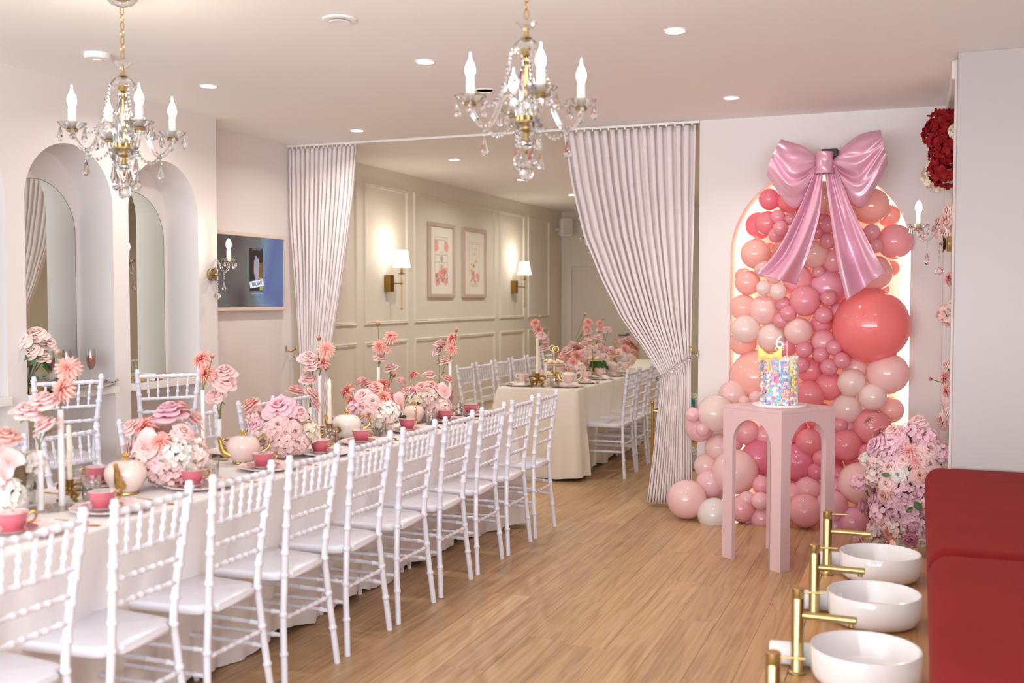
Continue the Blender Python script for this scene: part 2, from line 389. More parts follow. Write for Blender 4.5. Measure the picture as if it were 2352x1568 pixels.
# right-hand wall: gloss partition, side of the alcove, window recess frame
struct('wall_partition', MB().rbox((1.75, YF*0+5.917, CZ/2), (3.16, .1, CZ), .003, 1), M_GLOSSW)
struct('wall_right', MB().box((XR+.06+.03, (5.967+YW)/2, CZ/2), (.12, YW-5.967, CZ)), M_WALL)
struct('trim_1', MB().rbox((XR+.02, 6.02, 1.37), (.05, .06, 2.74), .006, 2), M_WALL)
struct('trim_2', MB().rbox((XR+.005, 7.40, 1.37), (.05, .09, 2.74), .008, 2), M_WALL)
struct('trim_3', MB().rbox((XR+.005, 6.7, CZ-.05), (.05, 1.3, .1), .008, 2), M_WALL)
# the rest of the shop behind the camera
struct('wall_side', MB().box((3.36, 1.65, CZ/2), (.12, 8.6, CZ)), M_WALL)
wf = MB(); wf.box((-4.85, -2.62, CZ/2), (.6, .12, CZ)).box((3.15, -2.62, CZ/2), (.4, .12, CZ)).box((-.85, -2.62, CZ-.06), (7.6, .12, .12))
struct('wall_front', wf, M_WALL)

# ================================================================ CURTAINS
def curtain(name, label, zs_l, zs_r, n_pl, amp, ytop, seed, zmin, nv=56):
    """pleated drape: left and right edges (x by height z), n_pl pleats, fold depth by height"""
    r = random.Random(seed); ph = [r.uniform(-.35, .35) for _ in range(n_pl+2)]; wd = [r.uniform(.85, 1.15) for _ in range(n_pl)]
    tot = sum(wd); cum = [0]
    for w in wd: cum.append(cum[-1]+w/tot)
    am = [r.uniform(.8, 1.15) for _ in range(n_pl+1)]
    nu = n_pl*14
    def fn(u, v):
        z = CZ-.035 - (CZ-.035-zmin)*v
        xl, xr = interp(zs_l, -z), interp(zs_r, -z); a = interp(amp, -z)
        k = min(int(u*n_pl), n_pl-1); f = u*n_pl-k
        uu = cum[k] + (cum[k+1]-cum[k])*f; pw = (xr-xl)/n_pl
        am_ = am[k]*(1-f)+am[k+1]*f; g = 2*PI*f
        # omega-shaped pleat: round towards the room, pinched behind
        x = xl + (xr-xl)*uu + .09*pw*math.sin(2*g) - .10*pw*math.sin(g)*ph[k]
        y = ytop - a*am_*(math.cos(g)*.85 - .15*math.cos(2*g)) + .010*math.sin(2.3*z+k*1.7)*(1-v)*v*4
        return (x, y, z)
    t = thing(name, label, 'curtain', (0, 0, 0))
    me = MB().grid(fn, nu, nv).mesh('drape', M_CURT, True, 80)
    o = put('drape', me, t)
    sm = o.modifiers.new('thickness', 'SOLIDIFY'); sm.thickness = .003
    hd_ = MB()
    for i in range(n_pl):
        x = interp(zs_l, -2.7) + (interp(zs_r, -2.7)-interp(zs_l, -2.7))*(i+.5)/n_pl
        hd_.rbox((x, ytop, CZ-.026), (.012, .012, .018), .002, 1)
    put('glider', hd_.mesh('glider', M_WHITE, False), t)['kind'] = 'stuff'
    return t
K = lambda L_: sorted([(-z, x) for x, z in L_])
cr_l = K([(-2.456, 2.74), (-2.384, 2.318), (-2.293, 1.964), (-2.159, 1.643), (-2.01, 1.357), (-1.846, 1.138), (-1.715, .945), (-1.725, .80), (-1.741, .668), (-1.768, .382), (-1.81, .03)])
cr_r = K([(-1.475, 2.74), (-1.482, 2.008), (-1.498, 1.144), (-1.50, .95), (-1.497, .6), (-1.485, .209), (-1.475, .03)])
curtain('curtain', 'pale grey drape tied back beside the balloon alcove', cr_l, cr_r, 16, K([(.032, 2.74), (.034, 1.9), (.03, 1.3), (.022, .95), (.032, .7), (.042, .03)]), YW-.02, 5, .03)
cl_l = K([(-4.82, 2.74), (-4.815, 2.161), (-4.782, 1.732), (-4.746, 1.088), (-4.741, .9), (-4.76, .5), (-4.80, .03)])
cl_r = K([(-4.19, 2.74), (-4.232, 2.318), (-4.283, 1.972), (-4.345, 1.623), (-4.408, 1.306), (-4.45, 1.094), (-4.50, .95), (-4.44, .6), (-4.40, .03)])
curtain('curtain', 'pale grey drape tied back beside the television', cl_l, cl_r, 15, K([(.024, 2.74), (.026, 1.9), (.022, 1.3), (.016, .95), (.024, .6), (.03, .03)]), YW+.0, 9, .03)
tr = put('curtain_track', MB().rbox((-3.15, YW, CZ-.009), (3.38, .03, .018), .004, 2).mesh('curtain_track', M_WHITE, True))
tag(tr, 'thin white curtain track fixed to the ceiling between two drapes', 'curtain track')
def tieback(hook, pts, label):
    t = thing('curtain_tieback', label, 'tieback', (0, 0, 0))
    P_ = spline(pts, 10); bd = MB()
    for i, p in enumerate(P_[::2]): bd.sph(p, .0125 if i % 3 else .017, 8, 6)
    put('bead_string', bd.mesh('bead_string', M_CRYSTAL, True), t)['kind'] = 'stuff'
    h = MB(); x, y, z = hook
    h.tube([(x+.02, y+.03, z+.03), (x, y-.02, z), (x-.03, y-.04, z+.01), (x-.04, y-.04, z+.04)], .006, 6); h.sph((x-.04, y-.04, z+.045), .01, 8, 6); h.lathe([(.02, 0), (.02, .006)], 12, (x+.02, y+.03, z+.03))
    put('hook', h.mesh('hook', M_GOLD, True), t); return t
tieback((-1.46, YW-.005, 1.11), [(-1.465, YW-.03, 1.10), (-1.56, YW-.10, 1.04), (-1.65, YW-.11, .97), (-1.73, YW-.07, .925), (-1.735, YW, .93)], 'crystal bead tieback round the drape by the balloon alcove')
tieback((-4.80, YW-.02, 1.06), [(-4.78, YW-.03, 1.03), (-4.68, YW-.07, .97), (-4.58, YW-.08, .94), (-4.49, YW-.05, .93), (-4.48, YW, .935)], 'crystal bead tieback round the drape by the television')

# ================================================================ CEILING FITTINGS
dl_ring = MB().lathe([(.043, -.001), (.046, -.006), (.053, -.006), (.056, -.001), (.056, 0), (.043, 0)], 28).mesh('trim_ring', M_WHITE, True)
dl_disc = MB().lathe([(0, -.003), (.044, -.003)], 28).mesh('lens', M_DISC, True)
DL = [(-3.92, 5.20, 'nearest the arched niches'), (-3.92, 6.96, 'just before the left drape'), (-3.92, 8.72, 'first beyond the curtain track'), (-3.92, 10.44, 'second beyond the curtain track'), (-3.92, 12.18, 'third beyond the curtain track'), (-2.45, 5.08, 'above the long table, between the chandeliers'), (-1.08, 4.92, 'nearest the camera, right of the chandelier'), (-1.107, 6.67, 'above the balloon alcove'), (-1.45, 9.0, 'added unseen behind the right drape, first'), (-1.45, 11.2, 'added unseen behind the right drape, second')]  # last pair: unseen lamps added to lighten the far room
for x, y, w in DL:
    t = thing('downlight', 'small round recessed ceiling light ' + w, 'downlight', (x, y, CZ), 0, 'recessed ceiling lights')
    put('trim_ring', dl_ring, t); put('lens', dl_disc, t)
    fary = y > 7.4
    a = area('downlight_lamp', (x, y, CZ-.012), (0, 0, 0), .085, .085, FAR_W if fary else RIGHT_W if x > -2 else DOWNLIGHT_W, FAR_COL if fary else DOWNLIGHT_COL, 'DISK', 2.1 if x > -2 and not fary else 2.7); a.parent = None
t = thing('ceiling_vent', 'round white air diffuser in the ceiling between the chandeliers', 'vent', (-2.44, 4.18, CZ))
put('flange', MB().lathe([(.03, -.004), (.055, -.010), (.074, -.006), (.078, 0), (.03, 0)], 32).mesh('flange', M_WHITE, True), t)
put('centre_disc', MB().lathe([(0, -.013), (.02, -.013), (.045, -.016), (.047, -.013), (0, -.010)], 32).mesh('centre_disc', M_WHITE, True), t)
t = thing('smoke_detector', 'flat round white smoke detector on the ceiling by the left chandelier', 'smoke detector', (-3.94, 4.32, CZ))
put('base', MB().lathe([(.066, 0), (.068, -.012), (.064, -.028), (.0, -.030)], 32).mesh('base', M_WHITE, True), t)
put('button', MB().lathe([(.024, -.030), (.022, -.036), (0, -.037)], 20).mesh('button', M_WHITE, True), t)
t = thing('ceiling_grille', 'small round dark slotted grille in the ceiling behind the right chandelier', 'vent', (-2.45, 5.9, CZ))
put('rim', MB().lathe([(.05, -.001), (.053, -.007), (.062, -.005), (.065, 0), (.05, 0)], 28).mesh('rim', M_WHITE, True), t)
put('slots', MB().lathe([(0, -.002), (.051, -.002)], 28).mesh('slots', mat('dark_slot', '#35302e', .7, noise=.1), True), t)

# ================================================================ WALL THINGS, LEFT
M_MARB = mat('marble_shelf', '#efe7e0', .14, noise=.03, nscale=5, coat=.3)
names_n = ['leftmost niche in view', 'left mirrored niche', 'right mirrored niche']
for (c, r), nm in zip(NICHE[1:], names_n):
    s = put('dressing_shelf', MB().rbox((XL-.115, c, .9475), (.30, 2*r-.004, .045), .003, 2).mesh('dressing_shelf', M_MARB, False))
    tag(s, 'white marble shelf across the ' + nm, 'shelf', 'niche shelves')
    mr = .305
    poly = [(c-mr, .975), (c+mr, .975)] + [(c+mr*math.cos(PI*i/28), 2.20-mr+mr*math.sin(PI*i/28)) for i in range(29)]
    Mx = Matrix(((0, 0, 1, 0), (1, 0, 0, 0), (0, 1, 0, 0), (0, 0, 0, 1)))
    t = thing('arched_mirror', 'tall arched mirror in the ' + nm, 'mirror', (XB, 0, 0), 0, 'niche mirrors')
    put('glass', MB().prism(poly, .002, .009, Mx).mesh('glass', M_MIRROR, False), t)
    eg = MB().tube([(.006, a, b) for a, b in poly], .004, 6, closed=True)
    put('edge', eg.mesh('edge', mat('mirror_edge', '#9aa39c', .2, metal=.6, noise=.05), True), t)
# television
t = thing('television', 'wall television in a cream frame showing an album cover on a blurred blue screen', 'television', (XB, 6.835, 1.702))
tvf = MB(); w_, h_ = .96, .54
tvf.rbox((.025, 0, h_/2+.014), (.05, w_+.056, .028), .003, 1).rbox((.025, 0, -h_/2-.014), (.05, w_+.056, .028), .003, 1).rbox((.025, -w_/2-.014, 0), (.05, .028, h_), .003, 1).rbox((.025, w_/2+.014, 0), (.05, .028, h_), .003, 1)
put('frame', tvf.mesh('frame', mat('cream_frame', '#e3d2c4', .45, noise=.02), False), t)
def screen_mat():
    m = bpy.data.materials.new('tv_screen'); m.use_nodes = True; N = m.node_tree.nodes; L = m.node_tree.links; b = N['Principled BSDF']
    tc = N.new('ShaderNodeTexCoord'); mp = N.new('ShaderNodeMapping'); mp.inputs['Scale'].default_value = (1, 2.4, 2.6); mp.inputs['Location'].default_value = (.3, .35, .7); L.new(tc.outputs['Object'], mp.inputs[0])
    n = N.new('ShaderNodeTexNoise'); n.inputs['Scale'].default_value = 1.2; n.inputs['Detail'].default_value = .5; L.new(mp.outputs[0], n.inputs[0])
    sp = N.new('ShaderNodeSeparateXYZ'); L.new(tc.outputs['Object'], sp.inputs[0])
    mr = N.new('ShaderNodeMapRange'); mr.inputs[1].default_value = -.1; mr.inputs[2].default_value = .5; L.new(sp.outputs[1], mr.inputs[0])
    ad = N.new('ShaderNodeMath'); ad.operation = 'MULTIPLY_ADD'; ad.inputs[1].default_value = .55; L.new(n.outputs['Fac'], ad.inputs[0])
    ml = N.new('ShaderNodeMath'); ml.operation = 'MULTIPLY'; ml.inputs[1].default_value = .62; L.new(mr.outputs[0], ml.inputs[0]); L.new(ml.outputs[0], ad.inputs[2])
    cr = N.new('ShaderNodeValToRGB'); e = cr.color_ramp.elements; e[0].position = .18; e[0].color = (*hexc('#4a3f3f'), 1); e[1].position = .95; e[1].color = (*hexc('#5f7aa0'), 1)
    for p_, c_ in ((.34, '#66605e'), (.48, '#5d6b62'), (.62, '#7088a4'), (.8, '#56659a')):
        k = e.new(p_); k.color = (*hexc(c_), 1)
    L.new(ad.outputs[0], cr.inputs[0]); L.new(cr.outputs[0], b.inputs['Emission Color']); b.inputs['Emission Strength'].default_value = .72
    b.inputs['Base Color'].default_value = (.02, .02, .02, 1); b.inputs['Roughness'].default_value = .25
    return m
sc_o = put('screen', MB().box((.030, 0, 0), (.006, w_, h_)).mesh('screen', screen_mat(), False), t)
def flat(name, c, col, e=.6, parent=None, dim=None, rx=0., x=.034):
    m = mat('screen_'+col.strip('#'), '#101010', .4, emit=e, ecol=hexc(col)); me = MB().box((0, 0, 0), (.002, dim[0], dim[1])).mesh(name, m, False)
    return put(name, me, parent, (x, c[0], c[1]), (rx, 0, 0))
art = flat('album_cover', (.105, .02), '#2a1a17', .7, sc_o, (.175, .33))
flat('glow_patch', (.155, -.02), '#7a5526', .8, art, (.05, .17), 0, .0015).location = (.0015, .055, -.03)
flat('green_patch', (0, 0), '#9fb04a', .7, art, (.045, .10), 0, .0015).location = (.0016, .062, -.11)
pf = MB(); pf.prism([(-.02, -.10), (.02, -.09), (.035, -.03), (.03, .07), (-.005, .10), (-.03, .06), (-.035, -.02)], 0, .001, Matrix(((0, 0, 1, 0), (1, 0, 0, 0), (0, 1, 0, 0), (0, 0, 0, 1))))
pp = put('pale_shape', pf.mesh('pale_shape', mat('screen_pale', '#101010', .4, emit=.75, ecol=hexc('#a9a0ab')), False), art, (.0012, 0, .01))
band = flat('title_band', (0, 0), '#dfe3f2', .85, art, (.178, .052), .13, .003); band.location = (.003, 0, -.108)
def text3(name, s, size, m, parent, M, ext=.0008):
    cu = bpy.data.curves.new(name, 'FONT'); cu.body = s; cu.size = size; cu.extrude = ext; cu.align_x = 'CENTER'; cu.align_y = 'CENTER'
    tmp = bpy.data.objects.new('tmp', cu); COL.objects.link(tmp); bpy.context.view_layer.update()
    me = bpy.data.meshes.new_from_object(tmp.evaluated_get(bpy.context.evaluated_depsgraph_get())); bpy.data.objects.remove(tmp)
    me.materials.clear(); me.materials.append(m); return put(name, me, parent, M=M)
TXR = Matrix(((0, 0, 1, .003), (1, 0, 0, 0), (0, 1, 0, 0), (0, 0, 0, 1)))
text3('title_lettering', 'BELIEVE', .040, mat('screen_ink', '#101010', .4, emit=.2, ecol=hexc('#2b3350')), band, TXR)
text3('song_line', 'Beauty and a Beat (feat. Nicki Minaj)', .0105, mat('screen_cap', '#101010', .4, emit=.6, ecol=hexc('#b9bcc6')), sc_o, TXR @ Matrix.Translation((.105, -.165, .034)))
text3('artist_line', 'JUSTIN BIEBER', .017, mat('screen_cap2', '#101010', .4, emit=.35, ecol=hexc('#b9bcc6')), art, TXR @ Matrix.Translation((0, .155, 0)))
# framed prints and sconces of the far room
def print_mat(name, kind):
    m = bpy.data.materials.new(name); m.use_nodes = True; N = m.node_tree.nodes; L = m.node_tree.links; b = N['Principled BSDF']; b.inputs['Roughness'].default_value = .5
    b.inputs['Base Color'].default_value = (*hexc('#efe7dc'), 1); return m
M_FRAME = mat('taupe_frame', '#c4b0a4', .4, noise=.03, nscale=9); M_PAPER = mat('print_paper', '#eee7dc', .6, noise=.01, nscale=8)
def inks(cols): return [mat('ink_'+c.strip('#'), c, .7, noise=.1, nscale=30) for c in cols]
I_P, I_G, I_K, I_Y, I_R = inks(['#e9a9a5', '#b9b4ae', '#6f6a68', '#d8c48e', '#dd8f7c'])
def picture(y0, y1, label, kind):
    t = thing('framed_print', label, 'picture', (XB, (y0+y1)/2, 1.91)); w, h = y1-y0, .80
    f = MB()
    for c, d in (((.015, 0, h/2-.02), (.03, w, .04)), ((.015, 0, -h/2+.02), (.03, w, .04)), ((.015, -w/2+.02, 0), (.03, .04, h-.08)), ((.015, w/2-.02, 0), (.03, .04, h-.08))): f.rbox(c, d, .003, 1)
    put('frame', f.mesh('frame', M_FRAME, False), t)
    pp = put('paper', MB().box((.008, 0, 0), (.006, w-.078, h-.078)).mesh('paper', M_PAPER, False), t)
    r = random.Random(kind); cnt = [0]
    def blob(name, m, n, yr, zr, s):
        mb = MB()
        for _ in range(n):
            a, b_ = r.uniform(*yr), r.uniform(*zr); q = r.uniform(.6, 1.3)*s
            k_ = 8; cnt[0] += 1; mb.add([tuple(Mx_ @ Vector((a+q*math.cos(2*PI*i/k_)*r.uniform(.8, 1.15), b_+q*math.sin(2*PI*i/k_)*r.uniform(.8, 1.15), .0004+.00006*cnt[0]))) for i in range(k_)], [tuple(range(k_))])
        put(name, mb.mesh(name, m, False), pp)['kind'] = 'stuff'
    def lines(name, m, segs):
        mb = MB()
        for q_, (a, b_, c_, d_) in enumerate(segs): mb.box((.0113+.00008*q_, (a+c_)/2, (b_+d_)/2), (.001, abs(a-c_)+.006, abs(b_-d_)+.006))
        put(name, mb.mesh(name, m, False), pp)['kind'] = 'stuff'
    Mx_ = Matrix(((0, 0, 1, .011), (1, 0, 0, 0), (0, 1, 0, 0), (0, 0, 0, 1)))
    if kind == 1:
        blob('pink_blooms', I_P, 9, (-.15, -.10), (.12, .2), .035); blob('pink_blooms', I_P, 9, (.10, .15), (.12, .2), .035)
        blob('coral_blooms', I_R, 12, (-.15, .15), (-.24, -.10), .03); blob('pale_blooms', I_P, 14, (-.15, .15), (-.26, -.06), .03)
        lines('grey_lines', I_G, [(-.16, .25, .16, .25), (-.12, .22, .12, .22), (-.16, .06, .16, .06), (-.16, -.02, .16, -.02), (-.06, -.02, -.06, -.14), (.06, -.02, .06, -.14), (-.16, .25, -.16, -.25), (.16, .25, .16, -.25), (-.05, .09, .05, .09)])
        blob('dark_marks', I_K, 7, (-.13, .15), (-.2, -.12), .012); blob('grey_urn', I_G, 2, (-.01, .01), (.0, .03), .03)
    else:
        lines('gold_lines', I_Y, [(-.17, .24, .17, .24), (-.15, .22, .15, .22), (-.15, .22, -.15, -.17), (.15, .22, .15, -.17), (-.07, .16, .07, .16), (-.07, .22, -.07, 0), (.07, .22, .07, 0)])
        blob('gold_sprays', I_Y, 10, (-.15, .1), (-.12, .03), .02); blob('pink_skirt', I_P, 14, (-.13, .13), (-.22, -.14), .028); blob('coral_stem', I_R, 6, (-.03, .03), (-.14, .0), .02)
        blob('dark_mark', I_K, 1, (0, .001), (.10, .101), .008); lines('grey_base', I_G, [(-.12, -.25, .12, -.25), (-.09, -.27, .09, -.27)])
picture(10.067, 10.725, 'taupe framed print of pink blooms, the left of the two pictures', 1)
picture(10.962, 11.642, 'taupe framed print with gold outlines, the right of the two pictures', 2)
sk = Kit()
sk.add('back_plate', MB().rbox((.035, 0, 0), (.07, .075, .165), .003, 1).mesh('back_plate', M_ABRASS, False))
arm = MB(); arm.tube([(.06, 0, -.0), (.17, 0, 0)], .006, 8); arm.sph((.17, 0, 0), .013, 10, 8)
sk.add('arm', arm.mesh('arm', M_ABRASS))
stm = MB(); stm.tube([(.17, 0, -.24), (.17, 0, .10)], [.006]*2, 8); stm.sph((.17, 0, -.245), (.009, .009, .014), 8, 6); stm.lathe([(.004, 0), (.035, .006), (.037, .010), (.004, .012)], 16, (.17, 0, .085)); stm.tube([(.17, 0, .09), (.17, 0, .17)], .012, 10)
sk.add('stem', stm.mesh('stem', M_ABRASS))
sk.add('lamp_shade', MB().lathe([(.085, 0), (.058, .165), (.0565, .165), (.0835, 0)], 28, (.17, 0, .155)).mesh('lamp_shade', M_SHADE))
for y, w in ((9.14, 'left of the framed prints'), (12.55, 'right of the framed prints')):
    sk.make('wall_lamp', 'antique brass wall lamp with white tapered shade ' + w, 'wall lamp', (XB, y, 1.645), 0, 'shaded wall lamps')
    pl = bpy.data.lights.new('lamp_glow', 'POINT'); pl.energy = 2.8; pl.color = (1, .90, .76); pl.shadow_soft_size = .06
    po = bpy.data.objects.new('lamp_glow', pl); COL.objects.link(po); po.location = (XB+.17, y, 1.645+.33)
# small loudspeaker in the far corner
t = thing('loudspeaker', 'small white loudspeaker high in the far left corner', 'loudspeaker', (-4.66, 14.2, 2.5), .6)
put('cabinet', MB().rbox((0, 0, .0), (.17, .15, .25), .02, 2).mesh('cabinet', M_WHITE), t)
put('grille', MB().rbox((0, -.078, 0), (.14, .006, .22), .002, 1).mesh('grille', mat('speaker_grille', '#cfc8c2', .7, bump=.3, bscale=400), False), t)
bk = MB(); bk.tube([(0, .07, 0), (-.06, .14, -.02), (-.14, .18, -.02)], .015, 8); bk.sph((-.06, .13, -.08), .02, 8, 6)
put('bracket', bk.mesh('bracket', M_WHITE), t)
# ================================================================ CHAIRS
def bamboo(mb, pts, r, rings, seg=10, n=6, rr=1.28):
    """round rod along a path with raised bamboo rings at the given fractions"""
    P_ = spline(pts, n) if len(pts) > 2 else [Vector(pts[0]).lerp(Vector(pts[1]), i/8) for i in range(9)]
    Ln = [0]
    for a, b in zip(P_, P_[1:]): Ln.append(Ln[-1]+(b-a).length)
    T = Ln[-1]
    def at(f):
        d = min(max(f, 0), 1)*T
        for i in range(len(P_)-1):
            if d <= Ln[i+1] or i == len(P_)-2:
                q = (d-Ln[i])/max(1e-9, Ln[i+1]-Ln[i]); return P_[i].lerp(P_[i+1], q)
    fs = {0.: r, 1.: r}
    k = len(P_)-1
    for i in range(1, k): fs[Ln[i]/T] = r
    for f in rings:
        h = .0062/T
        for d, q in ((-1.5, 1.), (-.8, rr), (.8, rr), (1.5, 1.)): fs[f+d*h] = r*q
    ks = sorted(x for x in fs if -1e-6 <= x <= 1.00001)
    # drop path samples that fall inside a ring
    keep = [x for x in ks if not any(abs(x-f) < 1.4*.0062/T and fs[x] == r for f in rings)]
    return mb.tube([at(x) for x in keep], [fs[x] for x in keep], seg)
HW = [(0, .19), (.28, .163), (.455, .142), (.60, .148), (.90, .172)]
XO = [(0, .028), (.28, .006), (.455, .0), (.60, .012), (.90, .048)]
def chair_kit(ext=0.):
    k = Kit(); S = .455+ext
    hw = lambda z: interp([(a+(ext if a > 0 else 0), b) for a, b in HW], z)
    xo = lambda z: interp([(a+(ext if a > 0 else 0), b) for a, b in XO], z)
    zs = [0, .14, .28+ext, .37+ext, .455+ext, .60+ext, .75+ext, .885+ext]
    post = MB(); bamboo(post, [(xo(z), 0, z) if 0 else (xo(z), hw(z), z) for z in zs], .0135, [.17, .335, .50, .60, .72, .80, .885, .955], 10, 4)
    top = Vector((xo(.885+ext), hw(.885+ext), .885+ext)); post.lathe([(.0135, -.004), (.0165, .004), (.0165, .008), (.012, .012), (.0135, .018), (.010, .025), (.0, .027)], 10, tuple(top))
    me = post.mesh('back_post', M_CHAIR)
    k.add('back_leg', me); k.add('back_leg', me, sc=(1, -1, 1))
    fleg = MB(); bamboo(fleg, [(-.385, .185, 0), (-.362, .172, S-.03)], .012, [.2, .42, .62, .85], 10)
    me = fleg.mesh('front_leg', M_CHAIR); k.add('front_leg', me); k.add('front_leg', me, sc=(1, -1, 1))
    # seat: waterfall front, notched at the back posts
    out = [(.012, -.105), (.012, .105), (-.012, .118), (-.022, .155), (-.05, .168)]
    out += [(-.10, .176), (-.30, .192), (-.36, .192), (-.395, .178), (-.408, .14), (-.414, 0)]
    full = out + [(x, -y) for x, y in out[::-1][1:] if y > .11]
    mb = MB(); rings = [(S-.034, .006), (S-.029, 0), (S-.010, 0), (S-.003, .004), (S, .013)]; n = len(full); V = []; cx, cy = -.2, 0
    for z, ins in rings:
        for x, y in full:
            d = math.hypot(x-cx, y-cy); q = 1-ins/d; V.append((cx+(x-cx)*q, cy+(y-cy)*q, z))
    V.append((cx, cy, S-.004)); V.append((cx, cy, S-.034))
    Fc = [(i*n+j, i*n+(j+1) % n, (i+1)*n+(j+1) % n, (i+1)*n+j) for i in range(len(rings)-1) for j in range(n)]
    Fc += [((len(rings)-1)*n+j, (len(rings)-1)*n+(j+1) % n, len(rings)*n) for j in range(n)] + [((j+1) % n, j, len(rings)*n+1) for j in range(n)]
    mb.add(V, Fc); k.add('seat', mb.mesh('seat', M_CHAIR, True, 50))
    def rail(nm, z, r, rg):
        m_ = MB(); bamboo(m_, [(xo(z), -hw(z), z), (xo(z), hw(z), z)], r, rg, 8); k.add(nm, m_.mesh(nm, M_CHAIR))
    rail('top_rail', .868+ext, .0105, [.14, .28, .42, .58, .72, .86]); rail('back_rail', .738+ext, .0085, [.16, .33, .5, .67, .84]); rail('back_rail', .66+ext, .0085, [.12, .3, .42, .58, .7, .88]); rail('back_rail', .583+ext, .0085, [.12, .3, .42, .58, .7, .88])
    for i in range(5):
        f = (i+1)/6*2-1; za, zb = .738+ext, .868+ext
        m_ = MB(); bamboo(m_, [(xo(za), hw(za)*f, za), (xo(zb), hw(zb)*f, zb)], .0062, [.3, .55], 7, rr=1.5); k.add('spindle', m_.mesh('spindle', M_CHAIR))
    z = .28+ext*.8; rail('stretcher', z, .008, [.12, .3, .42, .58, .7, .88])
    for dz in (-.05, .035):
        z = .27+ext*.7+dz
        m_ = MB(); bamboo(m_, [(xo(z), hw(z), z), (-.374, .178, z)], .0085, [.12, .35, .65, .88], 8); me = m_.mesh('side_stretcher', M_CHAIR)
        k.add('side_stretcher', me); k.add('side_stretcher', me, sc=(1, -1, 1))
    m_ = MB(); bamboo(m_, [(-.374, -.178, .20+ext*.7), (-.374, .178, .20+ext*.7)], .0085, [.15, .4, .6, .85], 8); k.add('stretcher', m_.mesh('front_stretcher', M_CHAIR))
    return k
CH = chair_kit(0); STOOL = chair_kit(.185)
rr = random.Random(11)
# camera-side row of the long table: backs towards the room
for i in range(10):
    yc = 6.336-.4645*i
    CH.make('banquet_chair', 'white bamboo-style chair on the aisle side of the long table, %s from its far end' % ORD[i], 'chair', (-2.243, yc, 0), rr.uniform(-.02, .02), 'aisle-side chairs of the long table')
for i, y in enumerate((5.69, 5.25, 4.685, 4.275, 3.785, 3.34, 2.90, 2.44)):
    CH.make('banquet_chair', 'white bamboo-style chair on the niche side of the long table, %s from its far end' % ORD[i], 'chair', (-3.60, y, 0), PI+rr.uniform(-.03, .03), 'niche-side chairs of the long table')
for i, y in enumerate((8.65, 9.07, 9.52, 9.97)):
    CH.make('banquet_chair', 'white bamboo-style chair on the right of the far table, %s from its near end' % ORD[i], 'chair', (-2.29, y, 0), rr.uniform(-.02, .02), 'right-hand chairs of the far table')
for i, y in enumerate((8.69, 9.14, 9.60, 10.05, 10.51, 10.97)):
    CH.make('banquet_chair', 'white bamboo-style chair on the panelled-wall side of the far table, %s from its near end' % ORD[i], 'chair', (-3.76, y, 0), PI+rr.uniform(-.03, .03), 'wall-side chairs of the far table')
STOOL.make('counter_chair', 'tall white bamboo-style chair turned in front of the left mirrored niche', 'chair', (-4.225, 4.36, 0), -math.radians(30), 'tall chairs at the niches')
STOOL.make('counter_chair', 'tall white bamboo-style chair turned in front of the right mirrored niche', 'chair', (-4.075, 4.985, 0), -math.radians(41), 'tall chairs at the niches')

# ================================================================ TABLES AND CLOTHS
def table(name, label, x0, x1, y0, y1, cloth_label, m, seed, inset, flare):
    t = thing(name, label, 'table', ((x0+x1)/2, (y0+y1)/2, 0))
    w, l = x1-x0-.03, y1-y0-.03
    put('tabletop', MB().rbox((0, 0, .728), (w, l, .03), .004, 1).mesh('tabletop', M_WHITE, False), t)
    lg = MB().tube([(0, 0, 0), (0, 0, .715)], .018, 8).mesh('leg', mat('grey_steel', '#8a8a8c', .4, metal=.8, noise=.05))
    for sx in (-1, 1):
        for sy in (-1, 1): put('leg', lg, t, (sx*(w/2-.16), sy*(l/2-.14), 0))
    r = random.Random(seed)
    # perimeter, counter-clockwise, with rounded corners
    per = []; R = .03
    for (cx, cy, a0) in ((x1-R, y0+R, -PI/2), (x1-R, y1-R, 0), (x0+R, y1-R, PI/2), (x0+R, y0+R, PI)):
        for i in range(7): a = a0+PI/2*i/6; per.append((cx+R*math.cos(a), cy+R*math.sin(a), math.cos(a), math.sin(a)))
    dense = []
    for (a, b) in zip(per, per[1:]+per[:1]):
        d = math.hypot(b[0]-a[0], b[1]-a[1]); n = max(1, int(d/.035))
        for i in range(n): f = i/n; dense.append(tuple(a[j]+(b[j]-a[j])*f for j in range(4)))
    N_ = len(dense); ph = [r.uniform(0, 6.28) for _ in range(4)]
    prof = [(.7545, -.02, 0), (.7545, -.006, 0), (.751, -.001, 0), (.744, .002, .02), (.70, .004, .12), (.6, .004, .3), (.45, 0, .55), (.3, 0, .75), (.15, 0, .9), (.02, 0, 1.)]
    V = []; arc = 0
    for j, (x, y, nx, ny) in enumerate(dense):
        q = math.hypot(nx, ny); nx /= q; ny /= q
        corner = 1 if abs(nx*ny) > .05 else 0
        near = min(math.hypot(x-cx_, y-cy_) for cx_ in (x0, x1) for cy_ in (y0, y1))
        cf = math.exp(-(near/.22)**2)
        s_ = x*3.1+y*7.7
        for (z, o, g) in prof:
            fold = g*(.016*math.sin(s_*2.1+ph[0])+.012*math.sin(s_*4.3+ph[1])+.007*math.sin(s_*9+ph[2]))
            off = o + fold*(1+1.5*cf) + g*(flare*cf - inset*(1-cf))
            zz = z + (.02*math.sin(s_*1.3+ph[3])*g if z < .1 else 0)
            V.append((x+nx*off, y+ny*off, max(zz, .004)))
    K_ = len(prof); Fc = []
    for j in range(N_):
        b = (j+1) % N_
        for i in range(K_-1): Fc.append((j*K_+i, b*K_+i, b*K_+i+1, j*K_+i+1))
    Fc.append(tuple(j*K_ for j in range(N_)))
    mb = MB(); mb.add(V, Fc)
    c = put('tablecloth', mb.mesh('tablecloth', m, True, 60)); tag(c, cloth_label, 'tablecloth'); 
    return c
